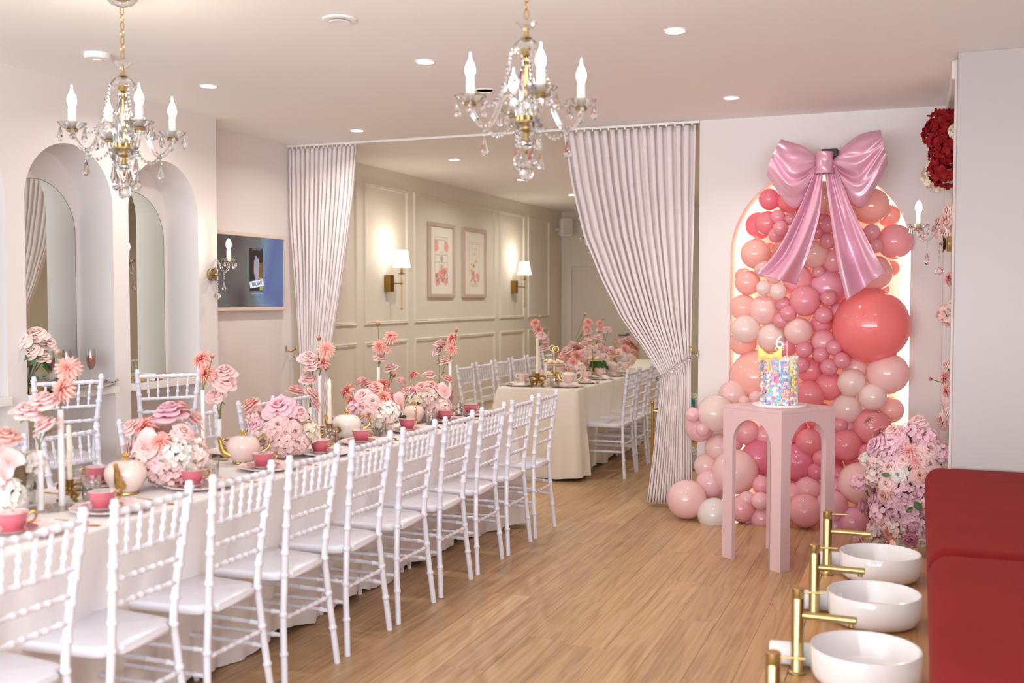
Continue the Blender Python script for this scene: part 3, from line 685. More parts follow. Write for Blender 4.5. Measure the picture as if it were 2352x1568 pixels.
table('long_table', 'long narrow banquet table under the white cloth', -3.19, -2.47, 1.35, 6.42, 'white linen cloth hanging to the floor on the long table', M_CLOTH, 3, .13, .08)
table('far_table', 'banquet table under the ivory cloth beyond the drapes', -3.30, -2.59, 8.2, 12.6, 'ivory linen cloth hanging to the floor on the far table', M_CLOTH2, 8, .06, .10)
ARR={
 'C0':((-2.930,2.750,0.870),[
  ('R','sal',(-2.895,2.716,1.028),(0.273,-0.240,0.932),0.045),
  ('A','blush',(-2.841,2.669,0.946),(0.685,-0.577,0.446),0.044),
  ('H','white',(-2.832,2.662,0.840),(0.756,-0.631,-0.174),0.050),
  ('R','pink',(-2.903,2.660,0.995),(0.208,-0.644,0.736),0.044),
  ('H','pink',(-2.876,2.623,0.885),(0.417,-0.904,0.088),0.052),
 ]),
 'C1':((-2.810,3.440,0.870),[
  ('R','mauve',(-2.792,3.430,1.038),(0.129,-0.065,0.990),0.066),
  ('D','coral',(-2.859,3.353,0.995),(-0.348,-0.581,0.736),0.047),
  ('R','pink',(-2.912,3.352,0.989),(-0.624,-0.500,0.601),0.040),
  ('A','blush',(-2.807,3.296,0.917),(0.018,-0.961,0.276),0.048),
  ('D','coral',(-2.752,3.321,0.945),(0.412,-0.796,0.444),0.042),
  ('R','pink',(-2.744,3.514,1.008),(0.445,0.466,0.765),0.050),
  ('R','pink',(-2.705,3.399,0.972),(0.751,-0.270,0.602),0.041),
  ('R','sal',(-2.783,3.483,1.056),(0.168,0.251,0.953),0.039),
  ('H','white',(-2.693,3.361,0.895),(0.839,-0.523,0.148),0.061),
  ('H','blush',(-2.671,3.434,0.883),(0.996,-0.039,0.076),0.059),
  ('H','pink',(-2.753,3.307,0.835),(0.407,-0.890,-0.207),0.061),
  ('H','pink',(-2.712,3.348,0.807),(0.698,-0.613,-0.371),0.055),
  ('R','pink',(-2.913,3.342,0.904),(-0.732,-0.653,0.197),0.038),
  ('H','blush',(-2.816,3.290,0.873),(-0.043,-0.999,0.017),0.051),
  ('H','cream',(-2.677,3.414,0.828),(0.954,-0.174,-0.246),0.045),
 ]),
 'C2':((-2.820,4.260,0.860),[
  ('R','sal',(-2.935,4.185,0.995),(-0.621,-0.380,0.686),0.047),
  ('R','mauve',(-2.764,4.168,0.990),(0.349,-0.540,0.766),0.069),
  ('R','sal',(-2.771,4.316,1.056),(0.248,0.265,0.932),0.042),
  ('R','pink',(-2.708,4.358,1.039),(0.505,0.413,0.758),0.042),
  ('R','pink',(-2.694,4.363,0.987),(0.634,0.486,0.602),0.036),
  ('R','pink',(-2.696,4.234,0.964),(0.777,-0.153,0.610),0.037),
  ('R','pink',(-2.744,4.122,0.919),(0.475,-0.809,0.346),0.044),
  ('R','pink',(-2.687,4.168,0.886),(0.828,-0.539,0.152),0.040),
  ('R','mauve',(-2.862,4.104,0.911),(-0.261,-0.918,0.298),0.036),
  ('H','pink',(-2.773,4.099,0.880),(0.293,-0.949,0.118),0.052),
  ('H','pink',(-2.719,4.133,0.822),(0.629,-0.745,-0.224),0.060),
  ('H','cream',(-2.661,4.268,0.875),(0.995,0.046,0.090),0.051),
  ('H','pink',(-2.674,4.198,0.826),(0.910,-0.362,-0.201),0.049),
  ('H','blush',(-2.834,4.091,0.868),(-0.088,-0.995,0.048),0.044),
  ('H','pink',(-2.768,4.108,0.809),(0.324,-0.897,-0.301),0.040),
 ]),
 'C3':((-2.820,5.230,0.860),[
  ('D','coral',(-2.973,5.127,0.989),(-0.686,-0.391,0.613),0.046),
  ('D','coral',(-2.935,5.111,0.929),(-0.675,-0.597,0.434),0.036),
  ('R','pink',(-2.833,5.078,0.964),(-0.076,-0.758,0.647),0.048),
  ('R','pink',(-2.768,5.067,0.939),(0.306,-0.813,0.496),0.043),
  ('D','coral',(-2.807,5.263,1.027),(0.070,0.154,0.986),0.042),
  ('D','coral',(-2.730,5.123,0.966),(0.526,-0.537,0.660),0.043),
  ('R','sal',(-2.878,5.209,1.017),(-0.325,-0.102,0.940),0.039),
  ('R','sal',(-2.804,5.164,1.010),(0.095,-0.329,0.940),0.039),
  ('R','pink',(-2.907,5.187,1.035),(-0.417,-0.175,0.892),0.034),
  ('R','pink',(-2.774,5.038,0.867),(0.273,-0.961,0.045),0.043),
  ('H','mauve',(-2.880,5.045,0.882),(-0.351,-0.926,0.141),0.052),
  ('H','white',(-2.682,5.117,0.884),(0.810,-0.566,0.151),0.055),
  ('H','cream',(-2.739,5.067,0.806),(0.475,-0.813,-0.338),0.059),
  ('A','blush',(-2.668,5.193,0.925),(0.894,-0.185,0.408),0.041),
  ('R','pink',(-2.725,5.321,1.031),(0.434,0.353,0.829),0.034),
  ('R','pink',(-2.708,5.327,0.981),(0.593,0.437,0.676),0.034),
  ('H','blush',(-2.925,5.076,0.835),(-0.617,-0.772,-0.153),0.043),
  ('H','blush',(-2.698,5.096,0.828),(0.716,-0.670,-0.198),0.043),
 ]),
 'C4':((-2.800,5.850,0.860),[
  ('D','coral',(-2.893,5.807,1.038),(-0.477,-0.197,0.857),0.037),
  ('R','pink',(-2.804,5.862,1.023),(-0.027,0.071,0.997),0.046),
  ('R','sal',(-2.739,5.750,0.972),(0.407,-0.589,0.698),0.039),
  ('R','sal',(-2.706,5.918,0.997),(0.551,0.354,0.756),0.040),
  ('A','blush',(-2.679,5.802,0.943),(0.806,-0.285,0.518),0.042),
  ('H','cream',(-2.806,5.682,0.882),(-0.041,-0.990,0.136),0.055),
  ('H','blush',(-2.735,5.704,0.902),(0.436,-0.861,0.262),0.052),
  ('H','blush',(-2.666,5.773,0.851),(0.891,-0.450,-0.058),0.053),
  ('R','mauve',(-2.780,5.700,0.788),(0.136,-0.882,-0.452),0.029),
  ('R','magenta',(-2.833,5.707,0.939),(-0.222,-0.841,0.493),0.029),
  ('R','pink',(-2.707,5.718,0.841),(0.620,-0.776,-0.117),0.037),
  ('H','pink',(-2.728,5.719,0.793),(0.481,-0.770,-0.418),0.047),
  ('R','sal',(-2.793,5.724,0.967),(0.045,-0.743,0.667),0.037),
 ]),
 'F1':((-2.950,9.250,0.870),[
  ('R','blush',(-2.967,9.255,1.071),(-0.088,0.019,0.996),0.052),
  ('D','coral',(-2.926,9.273,1.039),(0.147,0.115,0.982),0.060),
  ('D','coral',(-2.885,9.129,0.986),(0.408,-0.604,0.685),0.059),
  ('D','coral',(-2.899,9.071,0.922),(0.318,-0.897,0.306),0.055),
  ('R','pink',(-3.011,9.186,1.017),(-0.384,-0.322,0.865),0.052),
  ('R','pink',(-2.872,9.301,1.079),(0.363,0.189,0.913),0.044),
  ('R','pink',(-2.854,9.190,0.996),(0.600,-0.302,0.741),0.048),
  ('H','pink',(-2.926,9.052,0.871),(0.150,-0.989,0.008),0.059),
  ('H','blush',(-2.855,9.089,0.859),(0.592,-0.804,-0.065),0.063),
 ]),
 'F2':((-2.920,9.750,0.880),[
  ('R','blush',(-2.880,9.782,1.118),(0.194,0.119,0.974),0.059),
  ('R','blush',(-2.804,9.761,0.994),(0.772,0.056,0.633),0.054),
  ('R','blush',(-2.864,9.598,0.976),(0.372,-0.761,0.532),0.054),
  ('R','blush',(-2.788,9.675,0.932),(0.881,-0.375,0.288),0.054),
  ('R','pink',(-2.760,9.836,0.983),(0.830,0.336,0.445),0.050),
  ('R','pink',(-2.842,9.710,1.029),(0.523,-0.200,0.828),0.054),
  ('R','blush',(-2.930,9.629,1.023),(-0.066,-0.605,0.794),0.046),
  ('H','green',(-2.831,9.589,0.869),(0.592,-0.804,-0.059),0.058),
  ('H','green',(-2.790,9.652,0.887),(0.870,-0.492,0.041),0.037),
 ]),
 'F3':((-2.920,10.750,0.880),[
  ('R','pink',(-2.897,10.742,1.038),(0.146,-0.036,0.989),0.059),
  ('R','pink',(-2.851,10.799,1.064),(0.347,0.177,0.921),0.055),
  ('D','coral',(-2.836,10.623,0.980),(0.523,-0.577,0.627),0.054),
  ('D','coral',(-2.812,10.815,1.018),(0.594,0.259,0.761),0.055),
  ('R','pink',(-2.889,10.545,0.929),(0.192,-0.933,0.305),0.054),
  ('H','white',(-2.838,10.561,0.884),(0.513,-0.858,0.025),0.063),
  ('R','sal',(-2.765,10.745,0.921),(0.966,-0.021,0.259),0.050),
  ('H','blush',(-2.784,10.637,0.863),(0.852,-0.513,-0.107),0.063),
  ('D','coral',(-2.769,10.831,0.972),(0.809,0.318,0.495),0.046),
 ]),
 'W':((-0.020,6.420,0.420),[
  ('D','dpink',(-0.265,6.424,0.796),(-0.726,0.014,0.688),0.040),
  ('D','dpink',(-0.208,6.426,0.730),(-0.701,0.026,0.713),0.050),
  ('R','pink',(-0.123,6.315,0.749),(-0.397,-0.478,0.784),0.049),
  ('R','pink',(0.008,6.340,0.809),(0.107,-0.362,0.926),0.044),
  ('H','mauve',(0.052,6.285,0.730),(0.277,-0.614,0.739),0.061),
  ('H','mauve',(-0.035,6.287,0.754),(-0.056,-0.604,0.795),0.059),
  ('R','mauve',(-0.208,6.330,0.654),(-0.722,-0.411,0.557),0.070),
  ('D','dpink',(-0.037,6.239,0.657),(-0.067,-0.822,0.565),0.053),
  ('R','pink',(0.064,6.254,0.661),(0.324,-0.753,0.573),0.056),
  ('H','mauve',(0.137,6.293,0.652),(0.602,-0.577,0.552),0.058),
  ('R','pink',(-0.068,6.225,0.597),(-0.185,-0.888,0.421),0.041),
  ('D','dpink',(-0.003,6.222,0.601),(0.064,-0.900,0.431),0.043),
  ('R','pink',(0.065,6.231,0.584),(0.327,-0.860,0.391),0.046),
  ('R','pink',(-0.137,6.237,0.555),(-0.451,-0.832,0.323),0.049),
  ('R','white',(-0.092,6.215,0.519),(-0.278,-0.931,0.235),0.044),
  ('R','sal',(0.019,6.209,0.522),(0.150,-0.959,0.242),0.048),
  ('H','blush',(-0.219,6.285,0.500),(-0.766,-0.613,0.191),0.062),
  ('R','pink',(-0.151,6.231,0.461),(-0.504,-0.858,0.098),0.049),
  ('R','sal',(-0.160,6.235,0.394),(-0.540,-0.839,-0.063),0.049),
  ('H','mauve',(-0.059,6.203,0.431),(-0.149,-0.989,0.025),0.063),
  ('H','mauve',(-0.021,6.204,0.338),(-0.004,-0.981,-0.195),0.068),
  ('R','mauve',(-0.270,6.406,0.291),(-0.951,-0.064,-0.303),0.056),
  ('H','mauve',(-0.096,6.215,0.331),(-0.293,-0.932,-0.213),0.063),
  ('D','coral',(0.044,6.213,0.319),(0.247,-0.939,-0.240),0.036),
  ('D','coral',(-0.125,6.267,0.170),(-0.403,-0.696,-0.594),0.052),
  ('R','pink',(-0.167,6.269,0.229),(-0.567,-0.687,-0.456),0.044),
  ('R','pink',(-0.298,6.392,0.105),(-0.815,-0.098,-0.572),0.053),
  ('H','mauve',(-0.194,6.276,0.272),(-0.668,-0.656,-0.351),0.059),
  ('R','magenta',(-0.026,6.248,0.158),(-0.022,-0.781,-0.624),0.049),
  ('R','white',(0.039,6.261,0.146),(0.229,-0.722,-0.653),0.044),
  ('H','mauve',(-0.027,6.217,0.260),(-0.027,-0.924,-0.382),0.063),
  ('R','white',(-0.062,6.271,0.118),(-0.161,-0.675,-0.720),0.037),
  ('H','blush',(-0.215,6.398,0.123),(-0.724,-0.098,-0.683),0.055),
  ('H','mauve',(-0.136,6.257,0.633),(-0.444,-0.739,0.506),0.064),
  ('H','mauve',(-0.102,6.275,0.706),(-0.317,-0.661,0.680),0.059),
  ('H','blush',(-0.170,6.261,0.581),(-0.575,-0.723,0.383),0.049),
  ('H','mauve',(0.071,6.215,0.456),(0.351,-0.932,0.087),0.062),
  ('H','pink',(0.084,6.221,0.359),(0.400,-0.905,-0.144),0.062),
  ('H','mauve',(0.041,6.230,0.233),(0.235,-0.864,-0.445),0.063),
  ('H','blush',(-0.095,6.241,0.208),(-0.288,-0.814,-0.505),0.059),
  ('R','pink',(0.104,6.237,0.539),(0.476,-0.832,0.284),0.046),
 ]),
}
WALLFLOWERS={
 'RED':[
  ('H','red',(0.100,6.750,2.498),0.103),
  ('H','red',(0.132,6.600,2.409),0.085),
  ('H','red',(0.107,6.750,2.355),0.072),
  ('H','red',(0.122,6.700,2.257),0.087),
  ('H','cream',(0.068,6.950,2.251),0.085),
  ('H','white',(0.088,7.000,2.584),0.069),
  ('H','cream',(0.169,6.300,2.418),0.038),
 ],
 'MID':[
  ('R','blush',(0.152,6.600,2.004),0.040),
  ('R','pink',(0.139,6.600,1.950),0.043),
  ('R','blush',(0.114,6.800,1.949),0.047),
  ('R','blush',(0.097,6.850,1.911),0.047),
  ('R','blush',(0.137,6.700,1.890),0.046),
  ('D','dpink',(0.158,6.600,1.613),0.040),
  ('H','pink',(0.151,6.750,1.405),0.062),
  ('H','cream',(0.174,6.500,1.463),0.035),
 ],
 'LOW':[
  ('R','blush',(0.159,6.700,1.108),0.033),
  ('B','coral',(0.080,6.750,1.017),0.018),
  ('D','dpink',(0.147,6.750,1.032),0.044),
  ('D','dpink',(0.156,6.700,0.959),0.039),
  ('H','pink',(0.162,6.700,0.884),0.041),
  ('R','pink',(0.143,6.700,0.780),0.051),
  ('R','blush',(0.167,6.650,0.830),0.036),
 ],
}
VASES={
 'G1':([(-2.862,2.830,0.970),(-2.858,2.923,1.103)],[
  ('B','coral',(-2.852,2.912,1.299),0.017,1),
  ('D','coral',(-2.830,2.930,1.255),0.043,1),
  ('D','coral',(-2.830,2.898,1.181),0.043,1),
  ('R','pink',(-2.864,2.852,1.138),0.046,0),
  ('R','pink',(-2.902,2.814,1.105),0.046,0),
  ('R','pink',(-2.846,2.845,1.053),0.046,0),
 ]),
 'G2':([(-3.119,4.068,1.072),(-3.090,4.152,0.928)],[
  ('D','coral',(-3.149,4.090,1.220),0.045,0),
  ('D','coral',(-3.122,4.086,1.149),0.043,0),
  ('B','coral',(-3.063,4.065,1.223),0.016,0),
  ('R','pink',(-3.057,4.153,1.150),0.049,1),
  ('R','pink',(-3.057,4.153,1.107),0.052,1),
  ('R','pink',(-3.112,4.149,1.039),0.041,1),
 ]),
 'G3':([(-3.178,5.194,1.061),(-3.229,5.174,0.880)],[
  ('B','coral',(-3.179,5.193,1.265),0.022,0),
  ('D','coral',(-3.120,5.176,1.217),0.047,0),
  ('D','coral',(-3.162,5.198,1.136),0.040,0),
  ('R','pink',(-3.236,5.170,1.163),0.050,1),
  ('R','pink',(-3.209,5.166,1.120),0.047,1),
  ('R','pink',(-3.238,5.170,1.044),0.047,1),
 ]),
 'G4':([(-3.244,6.020,1.059),(-3.200,6.080,0.921)],[
  ('B','coral',(-3.257,6.041,1.326),0.025,0),
  ('D','coral',(-3.165,6.043,1.259),0.045,0),
  ('D','coral',(-3.225,6.003,1.193),0.045,0),
  ('R','sal',(-3.194,6.036,1.169),0.028,0),
  ('R','pink',(-3.244,6.035,1.118),0.037,0),
  ('R','pink',(-3.190,6.082,1.051),0.042,1),
  ('B','coral',(-3.160,6.060,0.997),0.028,1),
 ]),
 'G5':([(-2.852,6.270,1.093),(-2.920,6.250,0.945)],[
  ('B','coral',(-2.796,6.246,1.285),0.020,0),
  ('D','coral',(-2.844,6.269,1.244),0.040,0),
  ('D','coral',(-2.831,6.254,1.174),0.040,0),
  ('R','pink',(-2.911,6.249,1.202),0.040,1),
  ('R','pink',(-2.943,6.266,1.149),0.034,1),
  ('R','pink',(-2.881,6.268,1.093),0.040,1),
 ]),
 'G6':([(-3.000,8.420,1.094),(-2.950,8.450,0.956)],[
  ('B','coral',(-2.999,8.436,1.334),0.018,0),
  ('D','coral',(-3.036,8.417,1.297),0.041,0),
  ('D','coral',(-3.006,8.433,1.234),0.044,0),
  ('R','pink',(-2.974,8.399,1.187),0.041,0),
  ('R','pink',(-2.964,8.437,1.149),0.041,0),
  ('R','pink',(-2.965,8.451,1.078),0.044,1),
 ]),
 'G7':([(-3.060,9.550,1.045),(-3.020,9.600,0.960)],[
  ('B','coral',(-2.950,9.566,1.339),0.021,0),
  ('D','coral',(-2.908,9.554,1.282),0.041,0),
  ('D','coral',(-2.920,9.537,1.225),0.037,0),
  ('R','pink',(-2.916,9.554,1.179),0.041,0),
  ('R','pink',(-2.907,9.554,1.130),0.041,0),
 ]),
 'G8':([(-2.950,9.950,1.030),(-2.900,9.980,0.943)],[
  ('B','coral',(-2.882,9.951,1.295),0.017,0),
  ('D','coral',(-2.912,9.949,1.261),0.034,0),
  ('R','sal',(-2.912,9.949,1.197),0.034,0),
  ('R','pink',(-2.861,9.956,1.193),0.038,1),
  ('R','blush',(-2.832,9.963,1.198),0.034,1),
 ]),
}
BALLOONS=[
 ('hot',(-0.968,7.445,2.181),0.074),
 ('rose',(-0.837,7.445,2.164),0.082),
 ('hot',(-1.052,7.550,2.010),0.096),
 ('rose',(-0.983,7.445,2.018),0.084),
 ('rosem',(-0.897,7.340,2.050),0.050),
 ('rosem',(-0.876,7.308,1.973),0.053),
 ('rosem',(-0.808,7.340,2.035),0.048),
 ('rosem',(-0.917,7.382,1.933),0.052),
 ('pale',(-0.604,7.445,2.181),0.114),
 ('pale',(-0.541,7.361,2.103),0.047),
 ('pale',(-0.424,7.361,2.055),0.039),
 ('peach',(-0.305,7.424,2.112),0.120),
 ('peach',(-0.195,7.529,2.052),0.074),
 ('pinkp',(-0.152,7.424,1.875),0.115),
 ('pinkp',(-0.295,7.340,1.933),0.055),
 ('pinkp',(-0.267,7.340,1.845),0.048),
 ('pinkp',(-0.376,7.424,1.920),0.051),
 ('rosem',(-0.567,7.308,1.986),0.054),
 ('rosem',(-0.595,7.382,2.020),0.048),
 ('rosem',(-0.640,7.340,1.945),0.051),
 ('rosem',(-0.567,7.319,1.882),0.054),
 ('coral',(-0.662,7.487,2.054),0.046),
 ('peach',(-1.057,7.424,1.808),0.103),
 ('pale',(-0.664,7.403,1.801),0.098),
 ('pinkp',(-0.539,7.445,1.760),0.087),
 ('peach',(-1.154,7.518,1.659),0.058),
 ('peach',(-1.113,7.445,1.610),0.088),
 ('pale',(-1.004,7.403,1.706),0.061),
 ('pale',(-0.924,7.361,1.654),0.055),
 ('palest',(-0.990,7.340,1.571),0.052),
 ('palest',(-0.889,7.319,1.545),0.058),
 ('pinkp',(-0.779,7.445,1.629),0.107),
 ('pinkp',(-0.635,7.403,1.681),0.041),
 ('mauve',(-0.575,7.466,1.570),0.125),
 ('rosem',(-0.714,7.340,1.483),0.104),
 ('rosem',(-0.559,7.298,1.505),0.054),
 ('pale',(-0.280,7.445,1.667),0.122),
 ('peach',(-0.183,7.539,1.701),0.064),
 ('pinkp',(-0.328,7.424,1.854),0.042),
 ('peach',(-0.851,7.487,1.866),0.093),
 ('rose',(-0.726,7.518,2.100),0.084),
 ('coral',(-0.468,7.529,1.961),0.091),
 ('pinkp',(-0.409,7.508,1.777),0.099),
 ('peach',(-0.861,7.508,1.774),0.076),
 ('peach',(-0.494,7.518,2.159),0.091),
 ('peach',(-0.962,7.518,1.827),0.060),
 ('peach',(-0.228,7.539,1.562),0.049),
 ('peach',(-1.140,7.445,1.436),0.093),
 ('pale',(-0.993,7.413,1.420),0.103),
 ('palest',(-1.112,7.382,1.287),0.100),
 ('peach',(-1.141,7.466,1.191),0.093),
 ('palest',(-0.939,7.403,1.231),0.101),
 ('pale',(-0.755,7.340,1.279),0.096),
 ('rosem',(-0.859,7.351,1.461),0.052),
 ('rosem',(-0.819,7.308,1.399),0.055),
 ('rosem',(-0.871,7.340,1.350),0.054),
 ('rosem',(-0.589,7.308,1.389),0.060),
 ('rosem',(-0.499,7.351,1.417),0.056),
 ('rosem',(-0.618,7.445,1.336),0.082),
 ('rosem',(-0.849,7.445,1.179),0.083),
 ('big',(-0.292,7.361,1.319),0.249),
 ('rosem',(-0.713,7.308,1.157),0.057),
 ('pinkp',(-0.595,7.382,1.203),0.088),
 ('rosem',(-0.605,7.319,1.125),0.057),
 ('rosem',(-0.519,7.298,1.174),0.054),
 ('rosem',(-0.459,7.361,1.139),0.042),
 ('rosem',(-0.469,7.277,1.090),0.056),
 ('rosem',(-0.551,7.298,1.043),0.058),
 ('rosem',(-0.734,7.319,1.051),0.056),
 ('rose',(-0.682,7.403,1.013),0.088),
 ('peach',(-1.038,7.445,0.956),0.188),
 ('rose',(-0.555,7.393,0.910),0.099),
 ('rose',(-0.680,7.340,0.848),0.103),
 ('pale',(-0.391,7.413,1.037),0.087),
 ('palest',(-0.406,7.319,0.942),0.095),
 ('pale2',(-0.184,7.361,1.006),0.138),
 ('palest',(-0.273,7.298,0.854),0.092),
 ('palest',(-0.437,7.340,0.762),0.102),
 ('pale',(-0.167,7.445,0.756),0.089),
 ('pale2',(-1.187,7.340,0.832),0.102),
 ('palest',(-1.281,7.193,0.716),0.125),
 ('pinkp2',(-1.428,7.130,0.707),0.050),
 ('pinkp2',(-1.402,7.235,0.608),0.099),
 ('pinkp2',(-1.361,7.140,0.609),0.048),
 ('pale2',(-1.025,7.277,0.825),0.048),
 ('pale2',(-1.100,7.256,0.796),0.041),
 ('pale2',(-1.269,7.235,0.476),0.092),
 ('pinkp',(-1.094,7.340,0.575),0.090),
 ('pinkp',(-0.975,7.382,0.553),0.086),
 ('pinkp',(-1.173,7.340,0.502),0.058),
 ('rose2',(-1.004,7.319,0.410),0.123),
 ('pale2',(-1.148,7.193,0.323),0.156),
 ('pale2',(-1.348,7.235,0.345),0.087),
 ('pinkp2',(-1.311,7.193,0.233),0.101),
 ('pale2',(-1.451,7.067,0.136),0.134),
 ('white',(-1.257,7.025,0.054),0.112),
 ('pinkp',(-1.084,7.088,0.095),0.093),
 ('pinkp2',(-1.049,7.067,0.164),0.054),
 ('pinkp2',(-0.957,7.046,0.163),0.059),
 ('pinkp',(-0.960,7.130,0.254),0.063),
 ('pinkp',(-0.950,7.109,0.034),0.084),
 ('mauve',(-1.049,7.151,0.002),0.065),
 ('rose2',(-0.741,7.298,0.393),0.131),
 ('rose',(-0.665,7.277,0.535),0.098),
 ('rosem',(-0.598,7.298,0.603),0.058),
 ('rose',(-0.589,7.214,0.442),0.055),
 ('rose2',(-0.619,7.204,0.353),0.057),
 ('rose',(-0.435,7.277,0.530),0.108),
 ('rosem',(-0.474,7.277,0.661),0.051),
 ('rosem',(-0.418,7.319,0.642),0.047),
 ('rosem',(-0.277,7.340,0.646),0.127),
 ('rose',(-0.313,7.256,0.489),0.057),
 ('pale2',(-0.344,7.193,0.294),0.138),
 ('pinkp',(-0.664,7.193,0.229),0.091),
 ('pinkp',(-0.772,7.193,0.188),0.085),
 ('pinkp',(-0.672,7.067,0.113),0.111),
 ('pinkp',(-0.509,7.109,0.150),0.105),
 ('mauve',(-0.498,7.235,0.249),0.079),
 ('mauve',(-0.373,7.109,0.056),0.099),
 ('rose2',(-0.485,7.256,0.336),0.062),
 ('mauve',(-0.486,7.109,0.015),0.072),
 ('rose2',(-0.877,7.340,0.265),0.114),
 ('mauve',(-0.860,7.214,0.097),0.095),
 ('rose',(-0.909,7.403,0.472),0.103),
 ('rose2',(-0.553,7.382,0.357),0.101),
 ('rose',(-0.604,7.424,0.690),0.102),
 ('peach',(-0.894,7.445,0.699),0.127),
 ('rose',(-0.799,7.403,0.593),0.109),
 ('rose',(-0.361,7.382,0.436),0.100),
 ('pale2',(-1.201,7.361,0.673),0.104),
 ('mauve',(-0.266,7.214,0.159),0.103),
]
# ================================================================ FLOWERS
PET = {
 'pink': petal('petal_pink', '#f3b3b0', '#fbdedb', .1, .95), 'sal': petal('petal_salmon', '#efa095', '#f9cfc6', .1, 1.),
 'blush': petal('petal_blush', '#f3c3ba', '#fbe6df', .1, .9), 'mauve': petal('petal_mauve', '#e9a3b8', '#f8d3dc', .1, 1.),
 'coral': petal('petal_coral', '#ef8a80', '#fbd3c5', .25, 1.), 'dpink': petal('petal_dusty', '#ee9da0', '#f9d5cf', .2, 1.),
 'white': petal('petal_white', '#f3e9de', '#fbf6f0', .1, 1.), 'cream': petal('petal_cream', '#efdcbb', '#f8efdf', .3, 1.1),
 'magenta': petal('petal_magenta', '#c95b86', '#eda9c0', .1, 1.), 'red': petal('petal_red', '#6d0d14', '#9c161e', .3, 1.2, .1), 'green': petal('petal_green', '#2f5a2b', '#5c8a49', .2, 1.1, .15)}
def rose_mesh(seed, m):
    r = random.Random(seed); mb = MB()
    layers = [(2, .03, .11, .74, 1.7), (3, .05, .19, .75, 1.35), (3, .08, .29, .73, 1.3), (4, .11, .42, .68, 1.1), (5, .13, .58, .58, .95), (5, .15, .76, .42, .95), (5, .16, .95, .22, .92)]
    for li, (n, ra, rb, zt, al) in enumerate(layers):
        off = r.uniform(0, 6.28)
        for i in range(n):
            a0 = off + 2*PI*i/n + r.uniform(-.12, .12); k = r.uniform(.9, 1.08); tw = r.uniform(-.1, .1); op = li/6
            def fn(u, v, a0=a0, k=k, ra=ra, rb=rb, zt=zt, al=al, tw=tw, op=op):
                s = u*2-1; sh = (1-abs(s)**3*.30)          # petal outline drops at its sides
                q = v*sh
                rho = ra + (rb*k-ra)*(q**(1.0+.5*op)) + .10*(q**7)*op
                z = 1.22*zt*(math.sin(q*PI*(.5+.12*op))) - .45*op*max(0, q-.72)
                w = al*(.45+.55*math.sin(PI*min(1, .2+.5*v)))
                a = a0 + s*w + tw*v; rp = rho*(1+.06*op*s*s)
                return (rp*math.cos(a), rp*math.sin(a), z + .05*op*math.sin(3*s+a0)*v)
            mb.grid(fn, 6, 6)
    return mb.mesh('rose', m, True, 80)
def dahlia_mesh(seed, m):
    r = random.Random(seed); mb = MB()
    for li, (n, el, ln) in enumerate(((7, 78, .5), (11, 62, .66), (14, 44, .82), (16, 24, .95), (16, 4, 1.0), (12, -18, .95))):
        off = r.uniform(0, 6)
        for i in range(n):
            a = off+2*PI*i/n+r.uniform(-.08, .08); e = math.radians(el+r.uniform(-7, 7)); L_ = ln*r.uniform(.86, 1.06); wd = .085+.02*li/5
            ca, sa = math.cos(a), math.sin(a)
            def fn(u, v, ca=ca, sa=sa, e=e, L_=L_, wd=wd):
                s = u*2-1; ee = e - .35*v*v; d = .1+L_*.9*v; h = d*math.sin(ee); q = d*math.cos(ee)
                w = wd*(math.sin(PI*min(.97, .12+.85*v))**.7)*1.25; t = s*w; lift = abs(s)*.05*(1-v*.5)
                return (q*ca - t*sa, q*sa + t*ca, h+lift+.1)
            mb.grid(fn, 2, 3)
    return mb.mesh('dahlia', m, True, 80)
def hydrangea_mesh(seed, m, n=62, ps=.21):
    r = random.Random(seed); mb = MB()
    for i in range(n):
        z = 1-1.62*(i+.5)/n; rho = math.sqrt(max(0, 1-z*z)); a = i*2.39996+r.uniform(-.2, .2)
        d = Vector((rho*math.cos(a), rho*math.sin(a), z)); c = d*r.uniform(.80, 1.0)
        M_ = Matrix.Translation(c) @ align(d+Vector((r.uniform(-.4, .4), r.uniform(-.4, .4), r.uniform(-.3, .3))), r.uniform(0, 6))
        for k in range(4):
            b = PI/2*k; cb, sb = math.cos(b), math.sin(b); q = ps*r.uniform(.85, 1.15); cup = r.uniform(.1, .35)
            def fn(u, v, cb=cb, sb=sb, q=q, cup=cup):
                s = u*2-1; x = .02+q*v*1.15; w = q*.66*math.sqrt(math.sin(PI*min(.92, .08+.84*v))); y = s*w
                return (x*cb-y*sb, x*sb+y*cb, cup*x*x*3+.05*abs(s)*v)
            mb.grid(fn, 2, 3, M=M_)
    return mb.mesh('hydrangea', m, True, 70)
def bud_mesh(seed, m):
    r = random.Random(seed); mb = MB()
    for n, el, ln in ((6, 84, .9), (9, 68, 1.), (10, 50, .95)):
        for i in range(n):
            a = 2*PI*i/n+r.uniform(-.1, .1); e = math.radians(el); L_ = ln*r.uniform(.9, 1.05); ca, sa = math.cos(a), math.sin(a)
            def fn(u, v, ca=ca, sa=sa, e=e, L_=L_):
                s = u*2-1; d = .1+L_*v; w = .17*math.sin(PI*min(.96, .2+.76*v)); q = d*math.cos(e); h = d*math.sin(e); t = s*w
                return (q*ca-t*sa, q*sa+t*ca, h)
            mb.grid(fn, 2, 3)
    return mb.mesh('bud', m, True, 80)
